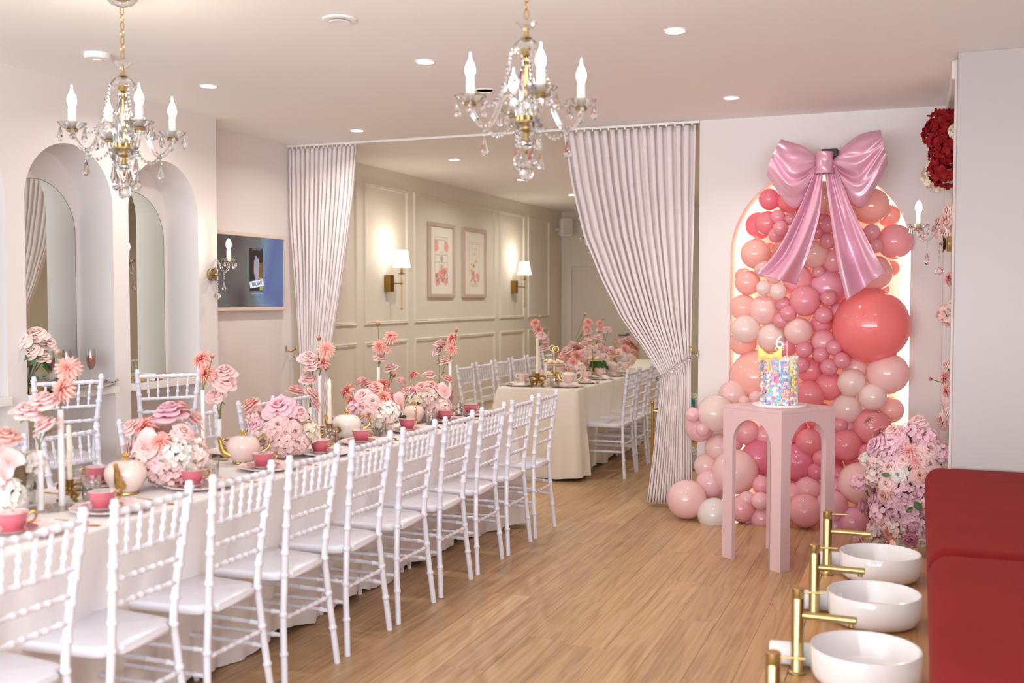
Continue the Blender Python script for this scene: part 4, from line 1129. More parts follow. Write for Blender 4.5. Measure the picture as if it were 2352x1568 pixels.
def spathe_mesh(m):
    mb = MB()
    def fn(u, v):
        a = 2*PI*u; R = (1.0+.28*math.cos(a) if abs(math.cos(a)) < .999 else 1.28); R = 1.0-.18*abs(math.sin(a/2))**.3*0
        hx = 1.15*math.cos(a)*(1) ; hy = 1.0*math.sin(a)*(1-.12*math.cos(a))
        notch = .38*math.exp(-((a-PI)/.38)**2); q = v
        return (q*hx*(1-notch)+.18*q, q*hy, .22*q*q*math.cos(2*a)+.12*q*q-.05*q)
    mb.grid(fn, 32, 6, cu=True); return mb.mesh('spathe', m, True, 80)
SPADIX = MB().tube([(0, 0, 0), (.12, 0, .25), (.3, 0, .55)], [.06, .065, .03], 8).mesh('spadix', mat('spadix_pink', '#e8b9a9', .6, noise=.08, nscale=20))
CALYX = MB()
for _i in range(6):
    _a = 2*PI*_i/6
    CALYX.grid(lambda u, v, a=_a: ((.12+.42*v)*math.cos(a)-(u*2-1)*.2*math.sin(PI*min(.95, .3+.65*v))*math.sin(a), (.12+.42*v)*math.sin(a)+(u*2-1)*.2*math.sin(PI*min(.95, .3+.65*v))*math.cos(a), -.12+.5*v*v+.1*v), 2, 3)
CALYX.lathe([(.06, -.3), (.12, -.12), (.16, -.02)], 8)
CALYX = CALYX.mesh('calyx', mat('calyx_green', '#8a8a34', .6, noise=.2, nscale=10), True, 80)
SEPAL = MB()
for _i in range(5):
    _a = 2*PI*_i/5+.3
    SEPAL.grid(lambda u, v, a=_a: ((.08+.62*v)*math.cos(a)-(u*2-1)*.13*math.sin(PI*min(.97, .25+.72*v))*math.sin(a), (.08+.62*v)*math.sin(a)+(u*2-1)*.13*math.sin(PI*min(.97, .25+.72*v))*math.cos(a), -.10+.16*v-.30*v*v), 2, 4)
SEPAL.lathe([(.05, -.25), (.10, -.12), (.10, -.02)], 8)
SEPAL = SEPAL.mesh('sepals', mat('sepal_olive', '#85803a', .6, noise=.25, nscale=10), True, 80)
LEAF = MB().grid(lambda u, v: (v, (u*2-1)*.32*math.sin(PI*min(.98, .06+.92*v))**.8, .10*abs(u*2-1)-.25*v*v+.12*v), 4, 6).mesh('leaf', M_LEAF, True, 80)
FCACHE = {}
FN = {'R': 'rose', 'D': 'dahlia', 'H': 'hydrangea', 'A': 'anthurium', 'B': 'dahlia_bud'}
def flower(parent, kind, col, p, n, r, rg, origin=(0, 0, 0)):
    if kind == 'A': col = 'pink'
    key = (kind, col, rg.randrange(3))
    if key not in FCACHE:
        s = hash(kind) % 1 + key[2]*7 + ord(kind)
        FCACHE[key] = {'R': rose_mesh, 'D': dahlia_mesh, 'H': hydrangea_mesh, 'B': bud_mesh}[kind](s, PET[col]) if kind != 'A' else spathe_mesh(PET[col])
    nn = Vector(n) + Vector((rg.uniform(-.2, .2), rg.uniform(-.2, .2), rg.uniform(-.05, .25)))
    c = Vector(p) - Vector(origin)
    q = r*(1.24 if kind in 'RD' else 1.08 if kind == 'H' else 1.25)
    if kind in 'RD': c = c - nn.normalized()*q*.3
    elif kind == 'H': c = c - nn.normalized()*q*.35
    M_ = Matrix.Translation(c) @ align(nn, rg.uniform(0, 6.28)) @ Matrix.Scale(q, 4)
    o = put(FN[kind], FCACHE[key], parent, M=M_)
    if kind == 'A': put('spadix', SPADIX, o)
    if kind == 'B': put('calyx', CALYX, o)
    return o
def leafp(parent, c, n, s, rg):
    put('leaf', LEAF, parent, M=Matrix.Translation(Vector(c)) @ align(n, rg.uniform(0, 6.28)) @ Matrix.Rotation(-.5, 4, 'Y') @ Matrix.Scale(s, 4))
def centrepiece(key, label, zbase=.7545, name='flower_centrepiece', back=5, leaves=6, vase=True):
    c, fl = ARR[key]; rg = random.Random(key); base = Vector((c[0], c[1], zbase))
    t = thing(name, label, 'flower arrangement', base)
    if vase:
        mb = MB().lathe([(.0, .0), (.055, .0), (.065, .015), (.07, .06), (.06, .065), (.0, .06)], 20)
        put('bowl', mb.mesh('bowl', M_CERAM), t)
    co = Vector(c)-base; R = max((Vector(p)-Vector(c)).length for _, _, p, _, _ in fl)*.62
    core = MB().sph((0, 0, 0), (R*.62, R*.62, max(.05, (c[2]-zbase)*.8)), 12, 8)
    put('foliage_core', core.mesh('foliage_core', mat('core_green', '#7d6f52', .8, noise=.3, nscale=30)), t, co)
    for kd, m_, p, n, r in fl: flower(t, kd, m_, p, n, r, rg, base)
    cols = [m_ for _, m_, _, _, _ in fl]
    for i in range(back):     # the side turned from the photograph carries the same flowers
        a = math.radians(70) + PI*(i+.5)/back*1.0 - .4; el = rg.uniform(.0, .9)
        d = Vector((math.cos(a)*math.cos(el), math.sin(a)*math.cos(el), math.sin(el)))
        rad = [Vector(p)-Vector(c) for _, _, p, _, _ in fl]; Rr = R*1.1
        flower(t, rg.choice('HRHR'), rg.choice(cols), Vector(c)+Vector((d.x*Rr, d.y*Rr, d.z*Rr*1.0)), d, rg.uniform(.035, .055), rg, base)
    for i in range(leaves):
        a = rg.uniform(0, 6.28); d = Vector((math.cos(a), math.sin(a), rg.uniform(-.3, .6))).normalized()
        leafp(t, co + d*R*.95, d, rg.uniform(.035, .06), rg)
    return t
centrepiece('C0', 'pink anthurium and salmon rose arrangement cut by the left edge of the photograph')
centrepiece('C1', 'low pink arrangement with large mauve rose and anthurium between two blush teapots')
centrepiece('C2', 'low pink rose and hydrangea arrangement just before the white teapot')
centrepiece('C3', 'low coral dahlia and rose arrangement just behind the white teapot')
centrepiece('C4', 'low blush flower arrangement at the far end of the long table')
centrepiece('F1', 'coral and pink flower clump on the far table, nearest its near end', name='flower_clump')
centrepiece('F2', 'blush rose clump with dark green leaves in the middle of the far table', name='flower_clump', leaves=14)
centrepiece('F3', 'pink and coral flower clump on the far table, half hidden by the drape', name='flower_clump')
# floor-standing arrangement by the platform
W_c, W_f = ARR['W']
t = centrepiece('W', 'tall heap of pink and mauve flowers standing on the floor beside the balloons', 0., 'floor_flower_arrangement', 10, 16, False)
rg = random.Random(77)
for i in range(14):
    a = rg.uniform(-.6, 3.6); z = rg.uniform(.1, .75); d = Vector((math.cos(a), math.sin(a), .2))
    flower(t, rg.choice('HHR'), rg.choice(['mauve', 'pink', 'blush']), (W_c[0]+d.x*.20, W_c[1]+d.y*.17, z), d, rg.uniform(.05, .065), rg, (W_c[0], W_c[1], 0))
# slender white tube vases on clear bases
TUBE = {}
VL = {'G1': 'nearest the camera on the long table', 'G2': 'behind the first mauve-rose arrangement', 'G3': 'beside the candle before the ivory teapot', 'G4': 'behind the coral dahlia arrangement', 'G5': 'at the far end of the long table', 'G6': 'at the near end of the far table', 'G7': 'mid far table, the taller left one', 'G8': 'mid far table, the lower right one'}
M_ACRYL = thin_glass('clear_acrylic', '#f7f4f3')
for key, (tubes, fl) in VASES.items():
    b0 = Vector((sum(q[0] for q in tubes)/len(tubes), sum(q[1] for q in tubes)/len(tubes), .7545)); rg = random.Random(key)
    t = thing('tube_vase', 'white tube vases with pink blooms ' + VL[key], 'vase', b0, 0, 'tube vases on the tables')
    put('base_plate', MB().lathe([(0, 0), (.085, 0), (.086, .002), (.085, .004), (0, .004)], 32).mesh('base_plate', M_ACRYL), t)
    for (x, y, z) in tubes:
        h = z-.7545
        put('tube', MB().lathe([(.0, .004), (.0115, .004), (.0105, h*.5), (.0105, h), (.0085, h), (.0085, .03), (0, .03)], 14).mesh('tube', M_WHITE), t, (x-b0.x, y-b0.y, 0))
    for kd, m_, p, r, ti in fl:
        tx, ty, tz = tubes[ti]; top = Vector((tx+rg.uniform(-.004, .004), ty+rg.uniform(-.004, .004), tz))
        n = (Vector(p)-top); n = Vector((n.x*.8+rg.uniform(-.3, .5), n.y*.8-.35, n.z+.12)).normalized() if kd != 'B' else Vector((n.x, n.y, n.z)).normalized()
        if kd == 'R': n = Vector((n.x*.6, n.y*.6, 1.)).normalized()
        o = flower(t, kd, m_, p, n, r, rg, b0)
        if kd == 'R': put('sepals', SEPAL, o)
        pp = Vector(p)-n*r*.25; mid = top.lerp(pp, .5)+Vector((rg.uniform(-.006, .006), rg.uniform(-.006, .006), 0))
        low = top-Vector((0, 0, min(.12, tz-.78)))
        put('stem', MB().tube([q-b0 for q in spline([low, top, mid, pp], 4)], .0022, 5).mesh('stem', M_STEM), t)
        if rg.random() < .5: leafp(t, mid-b0, (rg.uniform(-1, 1), rg.uniform(-1, 1), .3), .022, rg)
# blooms fixed to the right-hand wall
WL = {'RED': ('wall_hydrangea_cluster', 'dark red and pale hydrangea cluster high on the right wall'), 'MID': ('wall_rose_cluster', 'blush rose cluster on the right wall round the crystal sconce'), 'LOW': ('wall_dahlia_cluster', 'pink dahlia and rose spray low on the right wall beside the alcove')}
for key, fl in WALLFLOWERS.items():
    rg = random.Random(key); zc = sum(p[2] for _, _, p, _ in fl)/len(fl); b0 = Vector((XR, 6.7, zc)); nm, lb = WL[key]
    t = thing(nm, lb, 'wall flowers', b0)
    for kd, m_, p, r in fl:
        n = Vector((-1, -.6, .15)); flower(t, kd, m_, p, n, r*(1.1 if m_ == 'red' else 1), rg, b0)
        q = Vector(p)
        put('stem', MB().tube([q-b0, Vector((XR+.005, q.y+.03, q.z-.03))-b0], .003, 5).mesh('stem', M_STEM), t)
        if rg.random() < .5: leafp(t, q-b0+Vector((.01, 0, -.03)), (-.5, -.5, rg.uniform(-1, 1)), .035, rg)

# ================================================================ TABLEWARE
M_PORC = mat('white_porcelain', '#f5efe9', .14, noise=.006, nscale=9, coat=.5)
M_PINKG = mat('pink_glaze', '#c86b77', .16, noise=.02, nscale=9, coat=.5)
M_TEAP = mat('blush_glaze', '#f4dad1', .10, noise=.01, nscale=7, coat=.7)
M_TEAW = mat('ivory_glaze', '#f2eae0', .10, noise=.01, nscale=7, coat=.7)
M_LPINK = mat('pale_pink_glaze', '#efc9c5', .2, noise=.02, nscale=9, coat=.4)
def floral(name, base, c1, c2, sc):
    m = bpy.data.materials.new(name); m.use_nodes = True; N = m.node_tree.nodes; L = m.node_tree.links; b = N['Principled BSDF']; b.inputs['Roughness'].default_value = .18
    tc = N.new('ShaderNodeTexCoord'); last = (*hexc(base), 1)
    prev = None
    for i, (c, th) in enumerate(((c1, .58), (c2, .60))):
        v = N.new('ShaderNodeTexNoise'); v.inputs['Scale'].default_value = sc*(1+.4*i); v.inputs['Detail'].default_value = 2; v.inputs['Distortion'].default_value = 1.5
        mp = N.new('ShaderNodeMapping'); mp.inputs['Location'].default_value = (i*3.1, i*1.7, 0); L.new(tc.outputs['Object'], mp.inputs[0]); L.new(mp.outputs[0], v.inputs[0])
        rp = N.new('ShaderNodeMapRange'); rp.inputs[1].default_value = th; rp.inputs[2].default_value = th+.04; L.new(v.outputs['Fac'], rp.inputs[0])
        mx = N.new('ShaderNodeMix'); mx.data_type = 'RGBA'; mx.inputs[7].default_value = (*hexc(c), 1)
        if prev: L.new(prev, mx.inputs[6])
        else: mx.inputs[6].default_value = last
        L.new(rp.outputs[0], mx.inputs[0]); prev = mx.outputs[2]
    L.new(prev, b.inputs['Base Color']); MATS[name] = m; return m
M_PLATE = floral('floral_plate', '#f3dedb', '#e9b3b4', '#f7eeea', 22)
M_DECAL = floral('floral_decal', '#f6f0ee', '#d98d9b', '#93a7c4', 45)
scal = lambda i, th: 1+.022*math.cos(14*th)
charger = MB().lathe([(0, .003), (.095, .003), (.11, .008), (.136, .015), (.139, .017), (.138, .019), (.11, .012), (.093, .007), (0, .007)], 84, wob=lambda i, th: 1+(.022*math.cos(14*th) if 2 < i < 6 else 0))
charger_me = charger.mesh('plate', M_PLATE, True, 50)
chargerU = MB().lathe([(.085, 0), (.096, .0018), (.085, .003)], 32).mesh('foot_ring', mat('slate_underside', '#8d8a96', .4, noise=.03))
def settings(cup_mat, saucer_mat, plate_m):
    k = Kit()
    return k
# plate > foot ring
plate_kit = Kit(); plate_kit.add('rim_plate', charger_me); plate_kit.add('foot_ring', chargerU)
def cup_kit(m, hm, sm):
    k = Kit()
    body = MB().lathe([(0, .004), (.020, .004), (.022, 0), (.025, 0), (.026, .006), (.036, .018), (.043, .036), (.046, .056), (.0475, .060)], 28)
    k.add('bowl', body.mesh('bowl', m))
    k.add('lining', MB().lathe([(.0475, .060), (.046, .0605), (.0435, .054), (.040, .036), (.033, .018), (.02, .010), (0, .009)], 28).mesh('lining', M_PORC))
    k.add('handle', MB().tube(spline([(.043, 0, .050), (.060, 0, .056), (.068, 0, .042), (.058, 0, .026), (.040, 0, .022)], 6), [.0042]*25, 7).mesh('handle', hm))
    return k
def saucer_kit(m):
    k = Kit()
    k.add('dish', MB().lathe([(0, .002), (.03, .002), (.034, 0), (.036, .002), (.058, .008), (.073, .014)], 36).mesh('dish', M_PORC))
    k.add('glaze', MB().lathe([(.073, .0145), (.056, .0095), (.036, .005), (.028, .0045), (0, .0045)], 36).mesh('glaze', m)); return k
CUP = cup_kit(M_PINKG, M_GOLD, M_PINKG); SAUC = saucer_kit(M_PINKG); CUP2 = cup_kit(M_LPINK, M_PORC, M_LPINK)
def cutlery_kit():
    kn = Kit(); kn.add('blade', MB().prism([(-.004, .0), (-.009, .05), (-.008, .085), (.003, .095), (.006, 0)], 0, .0016).mesh('blade', M_GOLD, False)); kn.add('grip', MB().tube([(0, 0, .003), (0, -.05, .0035), (0, -.10, .004)], [.0032, .004, .005], 6).mesh('grip', M_GOLD))
    fk = Kit(); b = MB().prism([(-.004, 0), (-.010, .03), (-.010, .045), (.010, .045), (.010, .03), (.004, 0)], 0, .0016)
    for i in range(4): b.box((-.0084+i*.0056, .06, .0015), (.0022, .032, .0016))
    fk.add('tines', b.mesh('tines', M_GOLD, False)); fk.add('grip', MB().tube([(0, 0, .003), (0, -.05, .0035), (0, -.10, .004)], [.0028, .0036, .0045], 6).mesh('grip', M_GOLD))
    return kn, fk
KNIFE, FORK = cutlery_kit()
SPOON = Kit(); SPOON.add('bowl', MB().sph((0, .02, .004), (.014, .022, .004), 12, 6).mesh('bowl', M_GOLD)); SPOON.add('grip', MB().tube([(0, 0, .004), (0, -.04, .004), (0, -.09, .004)], [.0022, .003, .004], 6).mesh('grip', M_GOLD))
def glass_kit(m):
    k = Kit()
    k.add('tumbler', MB().lathe([(0, .0), (.030, .0), (.032, .004), (.0375, .098), (.036, .098), (.031, .010), (0, .008)], 24).mesh('tumbler', M_GLASS))
    d = MB(); r = random.Random(2)
    for i in range(22):
        a = r.uniform(0, 6.28); z = r.uniform(.018, .085); R_ = .0322+.0055*z/.098+.0004; s = r.uniform(.003, .006)
        Mq = Matrix.Translation((R_*math.cos(a), R_*math.sin(a), z)) @ Matrix.Rotation(a, 4, 'Z') @ Matrix.Rotation(PI/2, 4, 'Y')
        d.lathe([(0, .0004), (s, .0002)], 6, M=Mq)
    k.add('floral_print', d.mesh('floral_print', M_DECAL, True)); k.p[-1] = k.p[-1]
    k.add('water', MB().lathe([(0, .0085), (.0305, .0105), (.0335, .055), (0, .055)], 20).mesh('water', thin_glass('water', '#f1f1f0'))); return k
TUMB = glass_kit(M_GLASS)
def teapot_kit(m):
    k = Kit()
    k.add('body', MB().lathe([(0, .008), (.045, .008), (.050, .014), (.066, .035), (.080, .065), (.083, .085), (.078, .105), (.062, .124), (.040, .134), (.0, .137)], 36).mesh('body', m))
    k.add('foot_rim', MB().lathe([(.040, 0), (.050, .0), (.0525, .004), (.051, .010), (.044, .011)], 32).mesh('foot_rim', M_GOLD))
    l = MB().lathe([(0, .134), (.012, .136), (.010, .141), (.007, .145), (.014, .150), (.016, .156), (.012, .163), (.0, .167)], 16); k.add('lid_knob', l.mesh('lid_knob', M_GOLD))
    k.add('spout', MB().tube(spline([(0, -.066, .045), (0, -.092, .060), (0, -.104, .085), (0, -.112, .118), (0, -.124, .135)], 5), [.024, .023, .022, .021, .020, .018, .017, .016, .015, .0145, .014, .013, .012, .0115, .011, .0105, .010, .010, .010, .010, .010], 12).mesh('spout', M_GOLD))
    k.add('handle', MB().tube(spline([(0, .072, .105), (0, .105, .128), (0, .130, .108), (0, .122, .070), (0, .078, .045)], 6), .0065, 9).mesh('handle', M_GOLD)); return k
POT_P = teapot_kit(M_TEAP); POT_W = teapot_kit(M_TEAW)
def candle_kit(h):
    k = Kit()
    c = MB(); nz = 60
    V = []; Fc = []; seg = 16
    for i in range(nz+1):
        z = .075+h*i/nz
        for j in range(seg):
            th = 2*PI*j/seg; q = .0088*(1+.10*math.cos(3*(th+z*42)))*(1.0 if i < nz else .75); V.append((q*math.cos(th), q*math.sin(th), z))
    Fc = [(i*seg+j, i*seg+(j+1) % seg, (i+1)*seg+(j+1) % seg, (i+1)*seg+j) for i in range(nz) for j in range(seg)] + [tuple(range(nz*seg, nz*seg+seg))]
    c.add(V, Fc); k.add('twisted_candle', c.mesh('twisted_candle', M_CANDLE, True, 60))
    k.add('wick', MB().tube([(0, 0, .074+h), (.001, 0, .084+h)], .0014, 5).mesh('wick', M_CANDLE))
    k.add('socket', MB().lathe([(.008, .045), (.011, .05), (.012, .058), (.0135, .074), (.015, .080), (.012, .080), (.0115, .06), (0, .055)], 16).mesh('socket', M_ABRASS))
    for s in (-1, 1):
        lp = spline([(0, 0, .047), (s*.018, -.004, .062), (s*.040, 0, .063), (s*.046, .004, .047), (s*.026, .004, .040), (0, 0, .045)], 6)
        k.add('bow_loop', MB().tube(lp, .0055, 8).mesh('bow_loop', M_ABRASS))
        tl = spline([(0, 0, .045), (s*.012, -.006, .030), (s*.034, -.012, .024), (s*.022, -.020, .010), (s*.040, -.026, .0055)], 6)
        k.add('bow_tail', MB().tube(tl, [.0055]*24+[.003], 8).mesh('bow_tail', M_ABRASS))
    k.add('rear_foot', MB().tube(spline([(0, .0, .045), (.0, .018, .028), (-.008, .03, .006)], 6), .0055, 8).mesh('rear_foot', M_ABRASS))
    k.add('knot', MB().sph((0, -.003, .046), (.011, .010, .012), 10, 8).mesh('knot', M_ABRASS)); return k
CAND = candle_kit(.205)
TZ = .7548
RY = [2.51, 2.90, 3.39, 3.87, 4.337, 4.737, 5.26, 5.762, 6.154]
for i, y in enumerate(RY[::-1]):
    w = 'on the long table, aisle side, %s from far end' % ORD[i]
    plate_kit.make('dinner_plate', 'scalloped pink floral plate ' + w, 'plate', (-2.632, y+.02, TZ), rr.uniform(0, 3), 'plates on the aisle side')
    SAUC.make('saucer', 'pink glazed saucer ' + w, 'saucer', (-2.655, y, TZ+.0085), 0, 'saucers on the aisle side')
    CUP.make('teacup', 'gold-handled rose pink teacup ' + w, 'teacup', (-2.655, y, TZ+.0130), rr.uniform(.7, 1.2), 'teacups on the aisle side')
    FORK.make('fork', 'small gold fork ' + w, 'fork', (-2.565, y+.185, TZ+.0005), -PI/2+rr.uniform(-.15, .15), 'gold forks on the aisle side')
    SPOON.make('spoon', 'small gold spoon ' + w, 'spoon', (-2.60, y+.215, TZ+.0005), -PI/2+rr.uniform(-.1, .2), 'gold spoons on the aisle side')
LY = [2.72, 3.30, 3.74, 4.22, 4.68, 5.20, 5.62]
for i, y in enumerate(LY[::-1]):
    w = 'on the long table, niche side, %s from far end' % ORD[i]
    plate_kit.make('dinner_plate', 'scalloped pink floral plate ' + w, 'plate', (-3.045, y, TZ), rr.uniform(0, 3), 'plates on the niche side')
    SAUC.make('saucer', 'pink glazed saucer ' + w, 'saucer', (-3.06, y+.02, TZ+.0085), 0, 'saucers on the niche side')
    CUP.make('teacup', 'gold-handled rose pink teacup ' + w, 'teacup', (-3.06, y+.02, TZ+.0130), rr.uniform(3.6, 4.4), 'teacups on the niche side')
    FORK.make('fork', 'small gold fork ' + w, 'fork', (-3.05, y-.20, TZ+.0005), PI/2, 'gold forks on the niche side')
GL = [(-2.83, 3.035, 'just before the first pink teapot'), (-3.00, 3.12, 'beside the first bow candlestick, niche side'), (-2.905, 2.60, 'at the left edge of the photograph'), (-2.725, 3.60, 'beside the first mauve-rose arrangement'), (-2.735, 4.16, 'just past the second pink teapot'), (-2.79, 4.66, 'just before the white teapot'), (-2.70, 5.02, 'just past the white teapot'), (-2.68, 5.62, 'before the floral teapot'), (-2.66, 5.98, 'beside the last teacup but one'), (-2.80, 6.36, 'at the far end of the long table'), (-3.02, 2.92, 'on the niche side near the tube vases')]
for x, y, w in GL: TUMB.make('tumbler', 'clear tumbler with floral print ' + w, 'glass', (x, y, TZ), rr.uniform(0, 6), 'floral tumblers on the long table', .95)
POT_P.make('teapot', 'blush pink teapot with gold spout turned towards the camera, nearest of the teapots', 'teapot', (-2.815, 3.20, TZ), .42, None, .95)
POT_P.make('teapot', 'blush pink teapot with gold knob, the second along the long table', 'teapot', (-2.843, 3.99, TZ), -.75, None, .92)
POT_W.make('teapot', 'ivory white teapot with gold knob behind the bow candlestick', 'teapot', (-2.828, 4.89, TZ), -.9, None, .95)
POT_P.make('teapot', 'small blush teapot among the flowers, farthest of the teapots on the long table', 'teapot', (-2.80, 5.63, TZ), .6+PI, None, .8)
CAND.make('bow_candlestick', 'brass bow candlestick with twisted candle near the first teapot', 'candlestick', (-2.905, 3.01, TZ), .35, 'bow candlesticks', 1.0)
CAND.make('bow_candlestick', 'brass bow candlestick with twisted candle before the ivory teapot', 'candlestick', (-2.86, 4.77, TZ), .35, 'bow candlesticks', 1.15)
CAND.make('bow_candlestick', 'brass bow candlestick with twisted candle at the near end of the far table', 'candlestick', (-2.985, 8.33, TZ), .35, 'bow candlesticks', 1.45)
# ================================================================ CHANDELIERS AND CRYSTAL SCONCES
def drop_mesh(name, r, h, m=None, n=8):
    """faceted pear drop hanging from its top at the origin"""
    return MB().lathe([(0, 0), (r*.22, -.12*h), (r*.55, -.40*h), (r, -.72*h), (r*.72, -.90*h), (0, -h)], n).mesh(name, m or M_CRYSTAL, False)
DROP_S = drop_mesh('crystal_drop', .0095, .040); DROP_M = drop_mesh('crystal_drop', .013, .058); DROP_L = drop_mesh('crystal_drop', .0155, .072)
BALL = MB().sph((0, 0, 0), .026, 10, 8).mesh('crystal_ball', M_CRYSTAL, False)
def strand(name, pts, r=.007, step=.016, m=None):
    P_ = spline(pts, 12); mb = MB(); acc = 0; last = P_[0]; mb.sph(P_[0], r, 6, 4); k = 0
    for a, b in zip(P_, P_[1:]):
        d = (b-a).length
        while acc + d >= step:
            f = (step-acc)/d; a = a.lerp(b, f); d = (b-a).length; acc = 0; k += 1
            mb.sph(a, r*(1.35 if k % 4 == 0 else 1), 6, 4)
        acc += d
    mb.tube(P_, .0009, 4)
    return mb.mesh(name, m or M_CRYSTAL, True, 30)
SLEEVE = MB().lathe([(.0, 0), (.0155, 0), (.0160, .002), (.0155, .004), (.0150, .078), (.0145, .082), (0, .082)], 16).mesh('candle_sleeve', M_WHITE)
BULB = MB().lathe([(.009, 0), (.012, .006), (.0170, .020), (.0180, .030), (.0155, .044), (.0095, .058), (.0045, .068), (.0028, .078), (.0022, .088), (0, .092)], 16).mesh('flame_bulb', M_BULB)
BULB2 = MB().lathe([(.009, 0), (.0165, .018), (.0185, .032), (.016, .050), (.009, .066), (.0, .074)], 16).mesh('candle_bulb', M_BULB)
SAUCER = MB().lathe([(.012, .0), (.030, .004), (.046, .016), (.055, .028), (.053, .0285), (.044, .020), (.028, .008), (.012, .005)], 40, wob=lambda i, th: 1+(.06*math.cos(10*th) if i in (2, 3, 4, 5) else 0)).mesh('drip_dish', M_CRYSTAL, True, 50)
BCUP = MB().lathe([(.0, -.006), (.02, -.006), (.024, 0), (.022, .003), (0, .003)], 16).mesh('brass_cup', M_BRASS)
def arm_pts(R):
    return [(.030, 0, .0), (.036, 0, .065), (.062, 0, .098), (.090, 0, .080), (.108, 0, .030), (.135, 0, -.014), (.168, 0, -.010), (R, 0, .040), (R, 0, .058)]
def chandelier_kit(rot0, drop):
    """origin at the ceiling; drop = ceiling to the hub that carries the arms"""
    k = Kit(); z0 = -drop; R = .203; TH = .07
    k.add('canopy', MB().lathe([(.0, 0), (.045, -.004), (.050, -.012), (.030, -.024), (.012, -.03), (0, -.03)], 24).mesh('canopy', M_BRASS))
    k.add('canopy_bowl', MB().lathe([(.066, -.006), (.062, -.024), (.045, -.042), (.02, -.05), (.018, -.047), (.043, -.039), (.059, -.022), (.063, -.006)], 32).mesh('canopy_bowl', M_CRYSTAL, True, 50))
    ztop = z0+.285+TH                      # top of the glass bell dish
    n = 0; z = -.05; link = MB().tube([(0.009*math.cos(2*PI*i/12)*1.0, 0, .0165*math.sin(2*PI*i/12)) for i in range(12)], .0022, 6, closed=True).mesh('chain_link', M_GOLD)
    cnt = max(3, int((-.05-ztop-.01)/.029)); step = (-.055-ztop-.012)/cnt
    for i in range(cnt): k.add('chain_link', link, (0, 0, -.055-step*(i+.5)), (0, 0, PI/2*(i % 2)))
    k.add('top_dish', MB().lathe([(.010, z0+TH+.255), (.024, z0+TH+.262), (.038, z0+TH+.282), (.036, z0+TH+.283), (.022, z0+TH+.266), (.010, z0+TH+.259)], 32, wob=lambda i, th: 1+(.07*math.cos(8*th) if i in (2, 3) else 0)).mesh('top_dish', M_CRYSTAL, True, 50))
    k.add('brass_cone', MB().lathe([(.004, z0+TH+.272), (.006, z0+TH+.256), (.010, z0+TH+.238), (.021, z0+TH+.226), (.0, z0+TH+.224)], 20).mesh('brass_cone', M_BRASS))
    k.add('glass_bell', MB().lathe([(.012, z0+TH+.226), (.034, z0+TH+.216), (.048, z0+TH+.196), (.052, z0+TH+.180), (.050, z0+TH+.180), (.046, z0+TH+.194), (.032, z0+TH+.212), (.012, z0+TH+.222)], 36, wob=lambda i, th: 1+(.05*math.cos(10*th) if i in (2, 3, 4, 5) else 0)).mesh('glass_bell', M_CRYSTAL, True, 50))
    k.add('brass_collar', MB().lathe([(.0, z0+TH+.186), (.018, z0+TH+.186), (.020, z0+TH+.178), (.014, z0+TH+.170), (.018, z0+TH+.165), (0, z0+TH+.163)], 20).mesh('brass_collar', M_BRASS))
    k.add('glass_stem', MB().lathe([(.010, z0+.235), (.020, z0+.222), (.012, z0+.200), (.026, z0+.165), (.031, z0+.140), (.022, z0+.090), (.014, z0+.055), (.021, z0+.034), (.016, z0+.012), (0, z0+.01)], 10).mesh('glass_stem', M_CRYSTAL, False))
    k.add('brass_rod', MB().tube([(0, 0, z0+.24), (0, 0, z0-.02)], .004, 8).mesh('brass_rod', M_GOLD))
    hub = MB().lathe([(0, z0+.018), (.014, z0+.016), (.020, z0+.004), (.040, z0+.004), (.042, z0-.004), (.034, z0-.020), (.020, z0-.034), (.0, z0-.038)], 28)
    for i in range(8): a = rot0+PI/4*i; hub.tube([(.031*math.cos(a), .031*math.sin(a), z0+.0), (.031*math.cos(a), .031*math.sin(a), z0+.022)], .009, 8)
    k.add('hub', hub.mesh('hub', M_BRASS))
    k.add('lower_bowl', MB().lathe([(.024, z0-.028), (.044, z0-.020), (.058, z0-.008), (.056, z0-.006), (.042, z0-.016), (.022, z0-.024)], 32, wob=lambda i, th: 1+(.05*math.cos(8*th) if i in (2, 3) else 0)).mesh('lower_bowl', M_CRYSTAL, True, 50))
    k.add('finial', MB().lathe([(0, z0-.036), (.008, z0-.038), (.010, z0-.052), (.017, z0-.066), (.0, z0-.068)], 16).mesh('finial', M_BRASS))
    k.add('finial_glass', MB().lathe([(0, z0-.066), (.020, z0-.070), (.022, z0-.080), (.012, z0-.092), (0, z0-.098)], 10).mesh('finial_glass', M_CRYSTAL, False))
    k.add('finial_tip', MB().lathe([(0, z0-.094), (.007, z0-.097), (.004, z0-.106), (0, z0-.112)], 10).mesh('finial_tip', M_GOLD))
    k.add('crystal_ball', BALL, (0, 0, z0-.182)); k.add('ball_strand', strand('ball_strand', [(0, 0, z0-.108), (0, 0, z0-.13), (0, 0, z0-.155)], .006))
    arm = MB().tube(spline([(x, y, z) for x, y, z in arm_pts(R)], 6), .0095, 8).mesh('glass_arm', M_CRYSTAL)
    curl = MB().tube(spline([(.030, 0, .0), (.032, 0, .08), (.048, 0, .130), (.080, 0, .135), (.096, 0, .105), (.084, 0, .078), (.068, 0, .088)], 6), [.0075-.0045*i/36 for i in range(37)], 8).mesh('glass_scroll', M_CRYSTAL)
